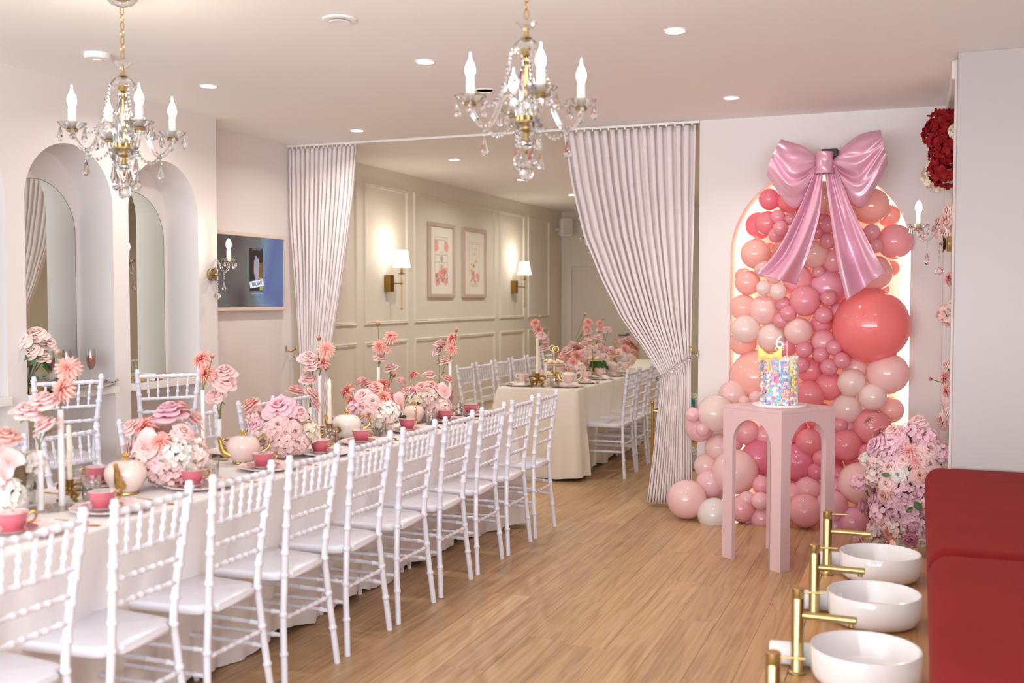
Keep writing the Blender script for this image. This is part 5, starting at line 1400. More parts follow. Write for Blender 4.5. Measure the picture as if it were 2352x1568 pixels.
    for j in range(4):
        a = rot0+PI/2*j; ca, sa = math.cos(a), math.sin(a); P3 = lambda x, z: (x*ca, x*sa, z0+z)
        ai = k.add('glass_arm', arm, (0, 0, z0), (0, 0, a))
        k.add('glass_scroll', curl, (0, 0, z0), (0, 0, a+PI/4))
        k.add('brass_cup', BCUP, P3(R, .056)); k.add('drip_dish', SAUCER, P3(R, .058), (0, 0, a))
        k.add('candle_sleeve', SLEEVE, P3(R, .064)); k.add('flame_bulb', BULB, P3(R, .146))
        for i in range(6):
            b = a+2*PI*i/6+.3; q = P3(R, .060); dx = .052
            k.add('crystal_drop', (DROP_S, DROP_M)[i % 2], (q[0]+dx*math.cos(b), q[1]+dx*math.sin(b), q[2]+.022-.012), (0, 0, b))
        k.add('drop_strand', strand('drop_strand', [P3(.152, -.016), P3(.152, -.030), P3(.152, -.048)], .006)); k.add('crystal_drop', DROP_L, P3(.152, -.052))
        k.add('bead_strand', strand('bead_strand', [P3(.054, .182+TH), P3(.066, .19), P3(.090, .11), P3(.125, .055), P3(.152, .072)]))
        k.add('bead_strand', strand('bead_strand', [P3(.056, -.010), P3(.085, -.045), P3(.120, -.048), P3(.150, -.016)]))
    for j in range(6):
        a = rot0+PI/3*j+.4; x = .052 if j % 2 else .034; zl = (-.02, -.05)[j % 2]
        k.add('drop_strand', strand('drop_strand', [(x*math.cos(a), x*math.sin(a), z0-.012), (x*math.cos(a), x*math.sin(a), z0-.05), (x*math.cos(a), x*math.sin(a), z0-.078+zl*.4)], .0058))
        k.add('crystal_drop', DROP_L, (x*math.cos(a), x*math.sin(a), z0-.080+zl*.4), (0, 0, a))
    return k
def bulb_light(x, y, z, w):
    pl = bpy.data.lights.new('bulb_glow', 'POINT'); pl.energy = w; pl.color = (1, .80, .58); pl.shadow_soft_size = .02
    po = bpy.data.objects.new('bulb_glow', pl); COL.objects.link(po); po.location = (x, y, z)
CHA = chandelier_kit(math.radians(-56), CZ-2.125); CHB = chandelier_kit(math.radians(-32), CZ-2.118)
CHA.make('crystal_chandelier', 'crystal chandelier with four lit candle bulbs hanging centre-right', 'chandelier', (-1.312, 3.545, CZ), 0)
CHB.make('crystal_chandelier', 'crystal chandelier with four lit candle bulbs hanging by the arched niches', 'chandelier', (-3.075, 3.515, CZ), 0)
CHA.make('crystal_chandelier', 'distant crystal chandelier half hidden behind the right drape', 'chandelier', (-3.375, 11.6, CZ), 1.344)
# wall sconces
def sconce_kit():
    k = Kit()      # arm runs along +x from the wall at the origin
    k.add('wall_plate', MB().lathe([(.0, 0), (.042, 0), (.043, .004), (.043, .022), (.038, .026), (0, .027)], 28, M=Matrix.Rotation(PI/2, 4, 'Y')).mesh('wall_plate', M_BRASS))
    k.add('glass_rosette', MB().lathe([(.0, .028), (.030, .030), (.046, .046), (.044, .048), (.026, .036), (0, .034)], 32, M=Matrix.Rotation(PI/2, 4, 'Y'), wob=lambda i, th: 1+(.06*math.cos(8*th) if i in (2, 3) else 0)).mesh('glass_rosette', M_CRYSTAL, True, 50))
    k.add('boss', MB().lathe([(0, .03), (.012, .034), (.008, .044), (.010, .052), (.004, .062), (0, .064)], 12, M=Matrix.Rotation(PI/2, 4, 'Y')).mesh('boss', M_BRASS))
    k.add('glass_arm', MB().tube(spline([(.02, 0, .02), (.022, 0, .075), (.050, 0, .100), (.080, 0, .075), (.105, 0, .035), (.140, 0, .018), (.170, 0, .045), (.172, 0, .075)], 6), .0068, 8).mesh('glass_arm', M_CRYSTAL))
    k.add('brass_cup', BCUP, (.172, 0, .080)); k.add('drip_dish', SAUCER, (.172, 0, .082)); k.add('candle_sleeve', SLEEVE, (.172, 0, .088)); k.add('candle_bulb', BULB2, (.172, 0, .170))
    for i in range(5):
        b = 2*PI*i/5+.4; k.add('crystal_drop', (DROP_S, DROP_M)[i % 2], (.172+.050*math.cos(b), .050*math.sin(b), .092), (0, 0, b))
    k.add('drop_strand', strand('drop_strand', [(.125, 0, .018), (.125, 0, -.01), (.125, 0, -.04)], .0045)); k.add('crystal_drop', DROP_L, (.125, 0, -.045))
    k.add('bead_strand', strand('bead_strand', [(.06, 0, 0), (.062, 0, -.06), (.062, 0, -.125)], .0062, .0165)); k.add('crystal_ball', BALL, (.062, 0, -.148), sc=.9)
    return k
SC = sconce_kit()
SC.make('crystal_sconce', 'crystal candle sconce on the pier beside the television', 'wall lamp', (XL, 6.06, 1.665), -.15, 'crystal candle sconces')
SC.make('crystal_sconce', 'crystal candle sconce on the right wall among the blush roses', 'wall lamp', (XR, 6.30, 1.80), PI+.05, 'crystal candle sconces')
bulb_light(XL+.22, 6.03, 1.87, 1.5); bulb_light(XR-.21, 6.25, 2.02, .5)
for (cx0, cy0, r0, zc) in ((-1.312, 3.545, -56, 2.31), (-3.075, 3.515, -32, 2.30)):
    for j in range(4): bulb_light(cx0+.203*math.cos(math.radians(r0)+PI/2*j), cy0+.203*math.sin(math.radians(r0)+PI/2*j), zc, 4.5)
# ================================================================ BALLOON GARLAND
BCOL = {'hot': '#f78fa3', 'rose': '#f79aa4', 'rosem': '#f4a5b2', 'rose2': '#ee8aa2', 'coral': '#fa918d', 'big': '#f88f8f', 'mauve': '#f2b1c5', 'pinkp': '#fabcc4', 'pinkp2': '#fbd0d5', 'peach': '#fdcbc0', 'pale': '#fcd9d4', 'pale2': '#fcdad7', 'palest': '#fae6e0', 'white': '#f6efed'}
ball = MB().lathe([(0, -1.12), (.05, -1.12), (.035, -1.06), (.10, -1.0)] + [(math.sin(a)*(1-.10*max(0, -math.cos(a))**3*0+0), -math.cos(a)*1.0-(.06*max(0, math.cos(a))**4)*0) for a in [PI*(i+1.0)/18 for i in range(1, 17)]] + [(0, 1.0)], 28)
def balloon_mesh(k):
    m = mat('latex_'+k, BCOL[k], .07, noise=.015, nscale=3, coat=.5, translucent=.28, spec=.6)
    me = ball.mesh('balloon', m, True, 60); return me
BME = {k: balloon_mesh(k) for k in BCOL}
gar = thing('balloon_garland', 'garland of pink, peach and white balloons spilling out of the lit alcove', 'balloon garland', (-.65, 7.40, 0))
rg = random.Random(8); gc = Vector((-.65, 7.75, .9))
for c, p, r in BALLOONS:
    d = (Vector((p[0], p[1], p[2]))-Vector((-.65+(p[0]+.65)*.5, 7.95, p[2]*.9+.05))).normalized()
    M_ = Matrix.Translation(Vector(p)-gar.location) @ align(d+Vector((rg.uniform(-.25, .25), 0, rg.uniform(-.25, .25))), rg.uniform(0, 6)) @ Matrix.Diagonal((r, r, r*rg.uniform(1.0, 1.04), 1))
    put('balloon', BME[c], gar, M=M_)

# ================================================================ SATIN BOW
def satin():
    m = mat('pink_satin', '#e3abc0', .30, metal=.22, noise=.04, nscale=5, bump=.3, bscale=7); b = m.node_tree.nodes['Principled BSDF']
    b.inputs['Anisotropic'].default_value = .4; b.inputs['Specular IOR Level'].default_value = .9; b.inputs['Base Color']
    return m
M_SATIN = satin()
def pxA(x, y, Y):     # outline points were measured on the bow's own plane: metres along the wall and up
    return (x, Y, y)
YB = 7.10
bow = thing('satin_bow', 'large pink satin bow with two long tails above the balloons', 'bow', (-.575, YB, 2.36))
def loop(name, top, bot, side, seed):
    """puffed loop: top and bottom edge curves from the knot outwards, ending on the open end"""
    r = random.Random(seed); mb = MB(); T = spline(top, 8); B_ = spline(bot, 8); n = min(len(T), len(B_))-1; m_ = 64
    ph = [r.uniform(0, 6) for _ in range(5)]
    def face(sgn):
        def fn(u, v):
            i = min(int(u*n), n-1); f = u*n-i; a = T[i].lerp(T[i+1], f); b = B_[i].lerp(B_[i+1], f); p = a.lerp(b, v)
            puff = math.sin(PI*v)**.6*(.012+.10*math.sin(PI*min(1, u*.62))**.8)
            cr = (1-u*.55)
            fold = (.026*math.sin(8*v+ph[0]+1.6*math.sin(3*u))+.020*abs(math.sin(9*v+ph[1]-2.4*u))+.012*math.sin(23*v+ph[2]+5*u*u)+.006*math.sin(41*v+ph[3]-7*u))*math.sin(PI*v)**.6*cr*(.35+u)
            dent = -.06*math.exp(-((v-.48-.1*math.sin(3*u))/.06)**2)*(1-u)**.5*min(1, u*4)
            return (p.x, p.y + sgn*(puff+fold+dent), p.z)
        return fn
    mb.grid(face(-1), 48, m_); mb.grid(face(1), 48, m_, flip=True)
    # close the outer end with a sunk end panel
    def end(u, v):
        a = Vector(face(-1)(1, v)); b = Vector(face(1)(1, v)); p = a.lerp(b, u); p.x -= side*.05*math.sin(PI*u)*math.sin(PI*v); return tuple(p)
    mb.grid(end, 6, m_)
    return put(name, mb.mesh(name, M_SATIN, True, 70, True), bow)
O = Vector((-.575, YB, 2.36))
def L3(pts): return [Vector((x, 0, z)) for x, z in pts]
# left and right loops, knot at the origin (metres: along the wall, up)
loop('bow_loop', L3([(-.045, .045), (-.13, .12), (-.21, .155), (-.275, .178)]), L3([(-.045, -.05), (-.115, -.22), (-.215, -.265), (-.365, -.06)]), -1, 3)
loop('bow_loop', L3([(.045, .045), (.12, .12), (.22, .185), (.335, .205)]), L3([(.045, -.05), (.125, -.20), (.235, -.275), (.382, -.015)]), 1, 6)
kn = MB()
kn.grid(lambda u, v: (.058*math.sin((u-.5)*PI)*(1-.12*math.sin(PI*v)), -.075*math.cos((u-.5)*PI)-.035+.006*math.sin(9*v+5*u), -.062+.135*v), 16, 14)
kn.grid(lambda u, v: (-.058+.116*u, .02, -.062+.135*v), 4, 4)
put('knot', kn.mesh('knot', M_SATIN, True, 70), bow)
put('hanging_block', MB().rbox((.03, .10, .07), (.10, .30, .05), .004, 1).mesh('hanging_block', mat('dark_block', '#3b3534', .6, noise=.05), False), bow)
def tail(name, L_, R_, seed, nf):
    r = random.Random(seed); A = spline(L3(L_), 8); B_ = spline(L3(R_), 8); n = min(len(A), len(B_))-1; ph = [r.uniform(0, 6) for _ in range(4)]; mb = MB()
    def fn(u, v):
        i = min(int(v*n), n-1); f = v*n-i; a = A[i].lerp(A[i+1], f); b = B_[i].lerp(B_[i+1], f); p = a.lerp(b, u)
        q = (.016+.042*v)
        y = -.05-.06*v + q*math.sin(nf*u*2*PI+ph[0]+1.3*v) + .5*q*math.sin(nf*1.7*u*2*PI+ph[1]-2*v)+.012*math.sin(9*v+3*u+ph[2])*v+.006*math.sin(nf*3.1*u*2*PI+ph[3]+4*v)
        return (p.x, y, p.z)
    mb.grid(fn, 40, 44); o = put(name, mb.mesh(name, M_SATIN, True, 80), bow)
    sm = o.modifiers.new('thickness', 'SOLIDIFY'); sm.thickness = .004
tail('bow_tail', [(-.065, -.06), (-.155, -.29), (-.285, -.55), (-.415, -.70)], [(-.008, -.06), (-.022, -.31), (-.088, -.57), (-.168, -.77)], 2, 1.05)
tail('bow_tail', [(.006, -.06), (.042, -.33), (.092, -.63), (.150, -.875)], [(.080, -.06), (.19, -.33), (.31, -.57), (.385, -.69)], 5, 1.1)

# ================================================================ CAKE STAND AND CAKE
SH = .888; SA = .44; LEG = .075
ang = math.atan2(6.10-5.846, -1.046+.686)      # direction of the left face
cx_, cy_ = (-1.046-.43)/2, (6.103+6.215)/2
def arch_panel(w, h, leg, t, m, name):
    """board with a round-headed opening cut out from below, in the XZ plane, centred, front face at y=0"""
    r = (w-2*leg)/2; sp = h-.052-r; n = 22
    inner = [(-r, 0)] + [(-r*math.cos(PI*i/n), sp+r*math.sin(PI*i/n)) for i in range(n+1)] + [(r, 0)]
    mb = MB()
    for y, fl in ((0, False), (t, True)):
        mb.add([(-w/2, y, 0), (-r, y, 0), (-r, y, h), (-w/2, y, h)], [(0, 1, 2, 3)]); mb.add([(r, y, 0), (w/2, y, 0), (w/2, y, h), (r, y, h)], [(0, 1, 2, 3)])
        for (a, za), (b, zb) in zip(inner[1:-1], inner[2:-1]): mb.add([(a, y, za), (b, y, zb), (b, y, h), (a, y, h)], [(0, 1, 2, 3)])
    for (a, za), (b, zb) in zip(inner, inner[1:]): mb.add([(a, 0, za), (b, 0, zb), (b, t, zb), (a, t, za)], [(0, 1, 2, 3)])
    for x in (-w/2, w/2): mb.add([(x, 0, 0), (x, t, 0), (x, t, h), (x, 0, h)], [(0, 1, 2, 3)])
    for x in (-1, 1): mb.add([(x*w/2, 0, 0), (x*r, 0, 0), (x*r, t, 0), (x*w/2, t, 0)], [(0, 1, 2, 3)])
    mb.add([(-w/2, 0, h), (w/2, 0, h), (w/2, t, h), (-w/2, t, h)], [(0, 1, 2, 3)])
    return mb.mesh(name, m, True, 30, True)
st = thing('cake_stand', 'square pink plinth table with arched openings on four sides', 'plinth', (cx_, cy_, 0), ang+PI)
pnl = arch_panel(SA, SH-.018, LEG, .028, M_PINKST, 'arched_side')
pn2 = arch_panel(SA-.0565, SH-.018, LEG-.028, .028, M_PINKST, 'arched_side')
for i in range(4):
    a = PI/2*i
    put('arched_side', pnl if i % 2 == 0 else pn2, st, (math.sin(a)*SA/2, -math.cos(a)*SA/2, 0), (0, 0, a))
put('top', MB().rbox((0, 0, SH-.009), (SA, SA, .018), .0015, 1).mesh('top', M_PINKST, False), st)
bd = put('cake_board', MB().lathe([(0, 0), (.150, 0), (.152, .003), (.152, .010), (.150, .012), (0, .012)], 48).mesh('cake_board', mat('foil_board', '#efe9ea', .25, noise=.02, coat=.3)), None, (cx_+.005, cy_, SH))
tag(bd, 'thin round white board under the cake', 'cake board')
CR, CHh = .101, .262
ck = thing('birthday_cake', 'tall cake with pastel ruffles, a yellow bow and a number six topper', 'cake', (cx_+.005, cy_, SH+.012))
M_ICE = mat('ivory_icing', '#efe4d6', .45, noise=.02, nscale=14, sss=.1)
put('cake_body', MB().lathe([(0, 0), (CR, 0), (CR, CHh-.008), (CR-.008, CHh), (0, CHh)], 48).mesh('cake_body', M_ICE), ck)
FON = [mat('fondant_'+n, c, .5, noise=.02, nscale=20, sss=.08) for n, c in (('pink', '#f4b6cd'), ('blue', '#a5cfe4'), ('lilac', '#a9afd9'), ('yellow', '#f6e08a'), ('white', '#f5f1ee'), ('peach', '#f5cda6'), ('rose', '#f08fae'))]
rg = random.Random(21)
A0 = math.radians(-104)
for row in range(4):                    # wavy fondant strips round the front of the cake
    n = 15
    for i in range(n):
        a = A0 + (i-(n-1)/2)*.175 + rg.uniform(-.03, .03); z0_ = CHh*(1-row/4)-rg.uniform(.0, .018); ln = rg.uniform(.075, .12); w = rg.uniform(.010, .0145); ph = rg.uniform(0, 6); lean = rg.uniform(-.28, .28)
        if row == 0 and i % 3 == 0: continue
        def fn(u, v, a=a, z0_=z0_, ln=ln, w=w, ph=ph, lean=lean):
            z = max(.004, z0_-ln*v); R_ = CR+.003+.0065*(1+math.sin(ph+v*15))*.8; b = a+(u-.5)*w*2/CR+lean*v*.6
            return (R_*math.cos(b), R_*math.sin(b), z)
        o = put('ruffle_strip', MB().grid(fn, 3, 12).mesh('ruffle_strip', FON[rg.choice((0, 1, 2, 3, 4, 4, 5, 6)) if rg.random() < .45 else (4, 1, 2, 4, 0, 3, 4, 0)[i % 8]], True, 80), ck)
        sm = o.modifiers.new('thickness', 'SOLIDIFY'); sm.thickness = .0022
for i in range(26):                     # little sugar blossoms
    a = A0+rg.uniform(-1.25, 1.25); z = rg.uniform(.01, CHh-.02); mb = MB()
    for k_ in range(5): b = 2*PI*k_/5; mb.sph((.006*math.cos(b), .006*math.sin(b), 0), (.0055, .0055, .003), 8, 5)
    mb.sph((0, 0, .002), .003, 6, 5)
    put('sugar_blossom', mb.mesh('sugar_blossom', rg.choice(FON)), ck, M=Matrix.Translation(((CR+.012)*math.cos(a), (CR+.012)*math.sin(a), z)) @ align((math.cos(a), math.sin(a), 0)))
PEARL = MB().sph((0, 0, 0), .0045, 8, 6).mesh('sugar_pearl', mat('pearl_white', '#f7f2ee', .25, noise=.01, coat=.4))
for i in range(60):
    top = i < 26; a = rg.uniform(0, 6.28) if top else A0+rg.uniform(-1.3, 1.3)
    R_ = CR*rg.uniform(.86, 1.0) if top else CR+rg.uniform(.008, .016); z = CHh+.003 if top else rg.choice((.004, rg.uniform(.02, CHh)))
    put('sugar_pearl', PEARL, ck, (R_*math.cos(a), R_*math.sin(a), z), sc=rg.uniform(.8, 1.5))
yb = put('yellow_bow', MB().sph((0, 0, 0), (.014, .012, .016), 10, 8).mesh('yellow_bow', FON[3]), ck, (-.045, -.082, CHh+.010), (0, 0, -.15))
for s in (-1, 1):
    def fn(u, v, s=s):
        x = s*(.006+.062*u); h = (.010+.032*u); sg = 1 if v < .5 else -1; q = v*2 if v < .5 else 2-v*2
        return (x, -.004 + sg*(.018*math.sin(PI*min(1, u*.9))*math.sin(PI*q)), -h + 2*h*q + .012*u)
    put('bow_wing', MB().grid(fn, 12, 24).mesh('bow_wing', FON[3], True, 80), yb)
M_TOP = mat('topper_white', '#f8f4f2', .35, noise=.01)
tp = text3('number_topper', '6', .105, M_TOP, ck, Matrix.Translation((-.005, 0, CHh+.085)) @ Matrix.Rotation(math.radians(17), 4, 'Z') @ Matrix.Rotation(PI/2, 4, 'X'), .002)
put('topper_stick', MB().tube([(0, -.12, 0), (0, -.03, 0)], .0016, 6).mesh('topper_stick', M_TOP), tp)
lp = MB()
for s in (-1, 1): lp.tube(spline([(0, -.035, .003), (s*.016, -.024, .003), (s*.024, -.034, .003), (s*.014, -.042, .003), (0, -.036, .003)], 5), .0018, 6); lp.tube([(0, -.036, .003), (s*.010, -.060, .003)], .0018, 6)
put('topper_bow', lp.mesh('topper_bow', M_TOP), tp)
tp2 = put('thin_candle', MB().tube([(0, 0, 0), (0, 0, .095)], .0023, 8).mesh('thin_candle', mat('candle_champagne', '#f0ddc6', .4, noise=.02)), ck, (.04, -.02, CHh))
# ================================================================ FOOT-SPA PLATFORM, BASINS, TAPS, VELVET BENCH
PZ = .20; PX0, PX1, PY0, PY1 = -.487, .12, 1.2, 5.62
pf = thing('timber_platform', 'low timber platform carrying the white basins along the red bench', 'platform', ((PX0+PX1)/2, (PY0+PY1)/2, 0))
wx = PX1-PX0; ly = PY1-PY0
put('plinth', MB().rbox((0, 0, (PZ-.02)/2), (wx-.02, ly-.02, PZ-.02), .003, 1).mesh('plinth', M_WOOD2, False), pf)
put('edge_board', MB().rbox((-wx/2+.04, 0, PZ-.0125), (.08, ly, .025), .003, 1).mesh('edge_board', M_WOOD2, False), pf)
y = -ly/2
for i, L_ in enumerate((1.1, 1.15, 1.1, 1.07)):
    for j, (xa, xb) in enumerate(((-wx/2+.082, -wx/2+.35), (-wx/2+.352, wx/2))):
        put('top_board', MB().rbox(((xa+xb)/2, y+L_/2, PZ-.0125), (xb-xa, L_-.002, .023), .0015, 1).mesh('top_board', M_WOOD2, False), pf)
    y += L_
put('brass_edging', MB().rbox((0, ly/2-.004, PZ-.006), (wx, .010, .015), .001, 1).mesh('brass_edging', M_GOLD, False), pf)
BY = [5.15, 4.44, 3.72]; FY = [5.132, 4.42, 3.725, 3.02]
bk_ = Kit()
BR = .182
bk_.add('bowl', MB().lathe([(0, .0), (.140, 0), (.158, .004), (.172, .018), (.180, .04), (BR, .118), (BR-.002, .121), (BR-.008, .121), (BR-.011, .117), (.167, .035), (.155, .018), (.135, .012), (.03, .010), (0, .010)], 64).mesh('bowl', M_CERAM, True, 40))
bk_.add('drain', MB().lathe([(0, .0125), (.020, .0125), (.022, .011), (.022, .0102)], 20).mesh('drain', M_BRASS))
towel = MB(); V = []; 
def roll(u, v):
    a = 2*PI*u*2.2; r = .012+.012*u*1.6; return (-.5+v*0, 0, 0)
tw = MB()
tw.tube([(0, -.085, .042), (0, .085, .042)], .040, 18)
for s in (-1, 1):
    sp_ = [(.036*(1-i/40)*math.cos(i*.42), s*(.0855), .042+.036*(1-i/40)*math.sin(i*.42)) for i in range(36)]
    tw.tube(sp_, .0035, 5)
TOWEL = tw.mesh('terry_roll', mat('white_towel', '#f3efee', .95, noise=.02, nscale=30, bump=.5, bscale=260, sheen=.4))
fk_ = Kit()
FH = .30
fk_.add('column', MB().lathe([(0, 0), (.030, 0), (.030, .006), (.0235, .009), (.0215, .012), (.0215, .262), (.0205, .264), (.0205, .266), (.0215, .268), (.0215, FH-.002), (.0195, FH), (0, FH)], 32).mesh('column', M_BRASS, True, 35))
fk_.add('spout', MB().lathe([(0, 0), (.0135, 0), (.0135, .178), (.012, .180), (0, .180)], 20, M=Matrix.Translation((.015, 0, .205)) @ Matrix.Rotation(PI/2, 4, 'Y')).mesh('spout', M_BRASS, True, 35))
fk_.add('aerator', MB().lathe([(0, 0), (.010, 0), (.010, .012), (0, .012)], 16, (.178, 0, .183)).mesh('aerator', M_BRASS, True, 35))
fk_.add('lever', MB().tube([(.018, 0, .286), (.088, 0, .289)], .0042, 10).mesh('lever', M_BRASS))
near = ['farthest', 'middle', 'nearest']
for i, y in enumerate(BY):
    bk_.make('vessel_basin', '%s of the three round white basins on the timber platform' % near[i], 'basin', (-.150, y, PZ), 0, 'white basins')
for i, y in enumerate(FY):
    fk_.make('basin_tap', 'tall brushed brass tap, %s from the camera on the timber platform' % ['fourth', 'third', 'second', 'first'][i], 'tap', (-.385+.005*i, y, PZ), -.02, 'brass taps')
for i, (y, x) in enumerate(((5.235, -.362), (4.515, -.362), (3.80, -.39))):
    o = put('rolled_towel', TOWEL, None, (x, y, PZ+.001), (0, 0, PI/2+.1)); tag(o, 'white rolled hand towel behind the %s basin' % near[i], 'towel', 'rolled towels')
# velvet bench
M_BBASE = mat('bench_base', '#d9cbc4', .5, noise=.02, nscale=4)
bn = thing('velvet_bench', 'long red velvet bench with padded seat cushions beside the basins', 'bench', (.62, 3.45, 0))
bx0, bx1 = .045, 1.02
put('bench_base', MB().rbox(((bx0+.075+bx1)/2-.62, .0, .215), (bx1-bx0-.075, 4.79, .43), .004, 1).mesh('bench_base', M_BBASE, False), bn)
def cushion(y0, y1):
    mb = MB(); w = bx1-bx0; l = y1-y0; n = 18; mm = 40; zb, zt = .43, .632; R = .07
    def prof(t, s):  # rounded box cross-section handled by superellipse
        return s
    def top(u, v):
        # map the unit square to a pillow: sides roll over
        a = (u*2-1); b = (v*2-1)
        x = bx0 + w*u - .62; y = y0 + l*v - 3.45
        ea = max(0, (abs(a)-(1-2*R/w))/(2*R/w)); eb = max(0, (abs(b)-(1-2*R/l))/(2*R/l))
        e = min(1, math.hypot(ea, eb)); z = zt - R*(1-math.sqrt(max(0, 1-e*e)))
        z += .006*math.sin(PI*u)*math.sin(PI*v) + .0018*math.sin(23*y+4*x)*math.sin(PI*u)*.6
        return (x, y, z)
    # non-uniform grid so the rounded edge is well sampled
    us = [0, .004, .012, .022, .036, .05, .062, .074]; us = us + [.12, .2, .3, .4, .5, .6, .7, .8, .88] + [1-x for x in us[::-1]]
    vs_ = [0, .003, .008, .014, .022, .03, .04, .05] + [.05+.9*i/16 for i in range(1, 16)] + [1-x for x in (.05, .04, .03, .022, .014, .008, .003, 0)]
    V = [top(u, v) for v in vs_ for u in us]; nu = len(us); nv = len(vs_)
    Fc = [(j*nu+i, j*nu+i+1, (j+1)*nu+i+1, (j+1)*nu+i) for j in range(nv-1) for i in range(nu-1)]
    rim = [i for i in range(nu)] + [j*nu+nu-1 for j in range(1, nv)] + [(nv-1)*nu+i for i in range(nu-2, -1, -1)] + [j*nu for j in range(nv-2, 0, -1)]
    k = len(V)
    for q in rim: V.append((V[q][0], V[q][1], zb))
    m_ = len(rim); Fc += [(rim[i], k+i, k+(i+1) % m_, rim[(i+1) % m_]) for i in range(m_)]; Fc.append(tuple(k+i for i in range(m_)))
    mb.add(V, Fc); return mb.mesh('seat_cushion', M_VELVET, True, 60)
for y0, y1 in ((3.885, 5.855), (1.92, 3.88), (1.1, 1.915)): put('seat_cushion', cushion(y0, y1), bn)
# ================================================================ NICHE ITEMS
M_SILV = mat('silver_plate', '#cfc8bf', .16, metal=1., noise=.06, nscale=14)
M_ROSE = thin_glass('pink_champagne', '#f6cfc8')
SZ = .9702
t = thing('silver_tray', 'ornate oval silver tray on the left niche shelf', 'tray', (XL-.02, 4.83, SZ))
tm = MB().lathe([(0, .004), (.20, .004), (.225, .010), (.245, .020), (.25, .022), (.244, .024), (.22, .013), (.2, .008), (0, .008)], 60, M=Matrix.Diagonal((.56, 1.08, 1, 1)), wob=lambda i, th: 1+(.03*math.cos(16*th) if 2 < i < 6 else 0))
put('tray_dish', tm.mesh('tray_dish', M_SILV, True, 50), t)
for s in (-1, 1): put('handle', MB().tube(spline([(-.05, s*.255, .024), (-.03, s*.30, .034), (.03, s*.30, .034), (.05, s*.255, .024)], 6), .006, 8).mesh('handle', M_SILV), t)
fl_k = Kit()
fl_k.add('glass', MB().lathe([(0, 0), (.031, 0), (.030, .003), (.006, .008), (.004, .02), (.004, .085), (.010, .095), (.022, .115), (.0275, .15), (.026, .185), (.0235, .215), (.0225, .215), (.025, .18), (.0262, .15), (.021, .118), (.008, .098), (0, .097)], 20).mesh('glass', M_GLASS))
fl_k.add('drink', MB().lathe([(0, .0985), (.008, .0995), (.020, .119), (.0252, .15), (.0248, .178), (0, .178)], 20).mesh('drink', M_ROSE))
for i, (x, y) in enumerate(((.0, 4.94), (-.05, 4.80), (.03, 4.72), (-.06, 4.68), (.02, 4.60))):
    fl_k.make('champagne_flute', 'flute of pink champagne on the silver tray, %s from the right' % ORD[i], 'glass', (XL-.02+x, y, SZ+.0085), 0, 'champagne flutes on the tray', 1.02)
rg = random.Random(5)
t = thing('rose_vase', 'vase of blush roses with green leaves on the left niche shelf', 'flower arrangement', (XL-.06, 4.50, SZ))
put('glass_vase', MB().lathe([(0, 0), (.04, 0), (.042, .01), (.035, .07), (.045, .14), (.042, .14), (.032, .07), (.036, .012), (0, .01)], 20).mesh('glass_vase', M_GLASS), t)
for dx, dy, dz, r in ((.05, .02, .33, .055), (.03, .11, .28, .05), (.06, -.03, .24, .05), (.0, .05, .22, .05), (.05, .06, .20, .045), (-.04, -.02, .30, .05), (.04, -.08, .30, .05)):
    flower(t, 'R', 'blush', (dx, dy, dz), (dx*4+.3, dy*5-.5, .8), r, rg); put('stem', MB().tube([(0, 0, .05), (dx*.5, dy*.5, dz*.6), (dx, dy, dz-.02)], .003, 5).mesh('stem', M_LEAF), t)
for i in range(14): a = rg.uniform(0, 6.28); leafp(t, (.05*math.cos(a)+.02, .07*math.sin(a), rg.uniform(.14, .22)), (math.cos(a), math.sin(a), .2), rg.uniform(.05, .07), rg)
bwl = MB().lathe([(0, .0), (.022, 0), (.026, .004), (.040, .024), (.044, .036), (.042, .036), (.037, .024), (.022, .008), (0, .006)], 24).mesh('bowl', M_GOLD)
for i, y in enumerate((5.36, 5.545)):
    o = put('gold_bowl', bwl, None, (XL-.03, y, SZ)); tag(o, 'small gold bowl on the right niche shelf, %s the rolled towel' % ['left of', 'right of'][i], 'bowl', 'gold bowls')
o = put('rolled_towel', TOWEL, None, (XL-.05, 5.455, SZ+.0005), (0, 0, PI/2), .62); tag(o, 'tiny white rolled towel between two gold bowls in the right niche', 'towel')
sl = put('gold_box', MB().rbox((0, 0, .02), (.07, .09, .04), .006, 2).mesh('gold_box', M_GOLD), None, (XL+.0, 4.49, SZ)); tag(sl, 'small gold box at the left end of the left niche shelf', 'box')

# ================================================================ CART WITH GIFTS BEHIND THE DRAPE
ct = thing('gold_cart', 'gold two-tier cart half hidden behind the right drape', 'cart', (-1.62, 8.03, 0))
CW, CDp, CHt = .52, .36, .70
for sx in (-1, 1):
    for sy in (-1, 1):
        pz = MB().tube([(0, 0, .06), (0, 0, CHt)], .011, 10); pz.sph((0, 0, CHt+.008), .016, 10, 8)
        o = put('post', pz.mesh('post', M_GOLD), ct, (sx*CW/2, sy*CDp/2, 0))
        put('wheel', MB().tube([(-.011, 0, .03), (.011, 0, .03)], .03, 18).mesh('wheel', mat('black_rubber', '#232120', .6, noise=.1)), o)
        put('wheel_cap', MB().tube([(-.016, 0, .032), (.016, 0, .032)], .019, 14).mesh('wheel_cap', M_GOLD), o)
for z in (.20, .63):
    put('shelf', MB().rbox((0, 0, z), (CW-.01, CDp-.01, .008), .002, 1).mesh('shelf', M_GLASS, False), ct)
    for sy in (-1, 1): put('rail', MB().tube([(-CW/2, sy*CDp/2, z+.012), (CW/2, sy*CDp/2, z+.012)], .008, 8).mesh('rail', M_GOLD), ct)
    for sx in (-1, 1): put('rail', MB().tube([(sx*CW/2, -CDp/2, z+.012), (sx*CW/2, CDp/2, z+.012)], .008, 8).mesh('rail', M_GOLD), ct)
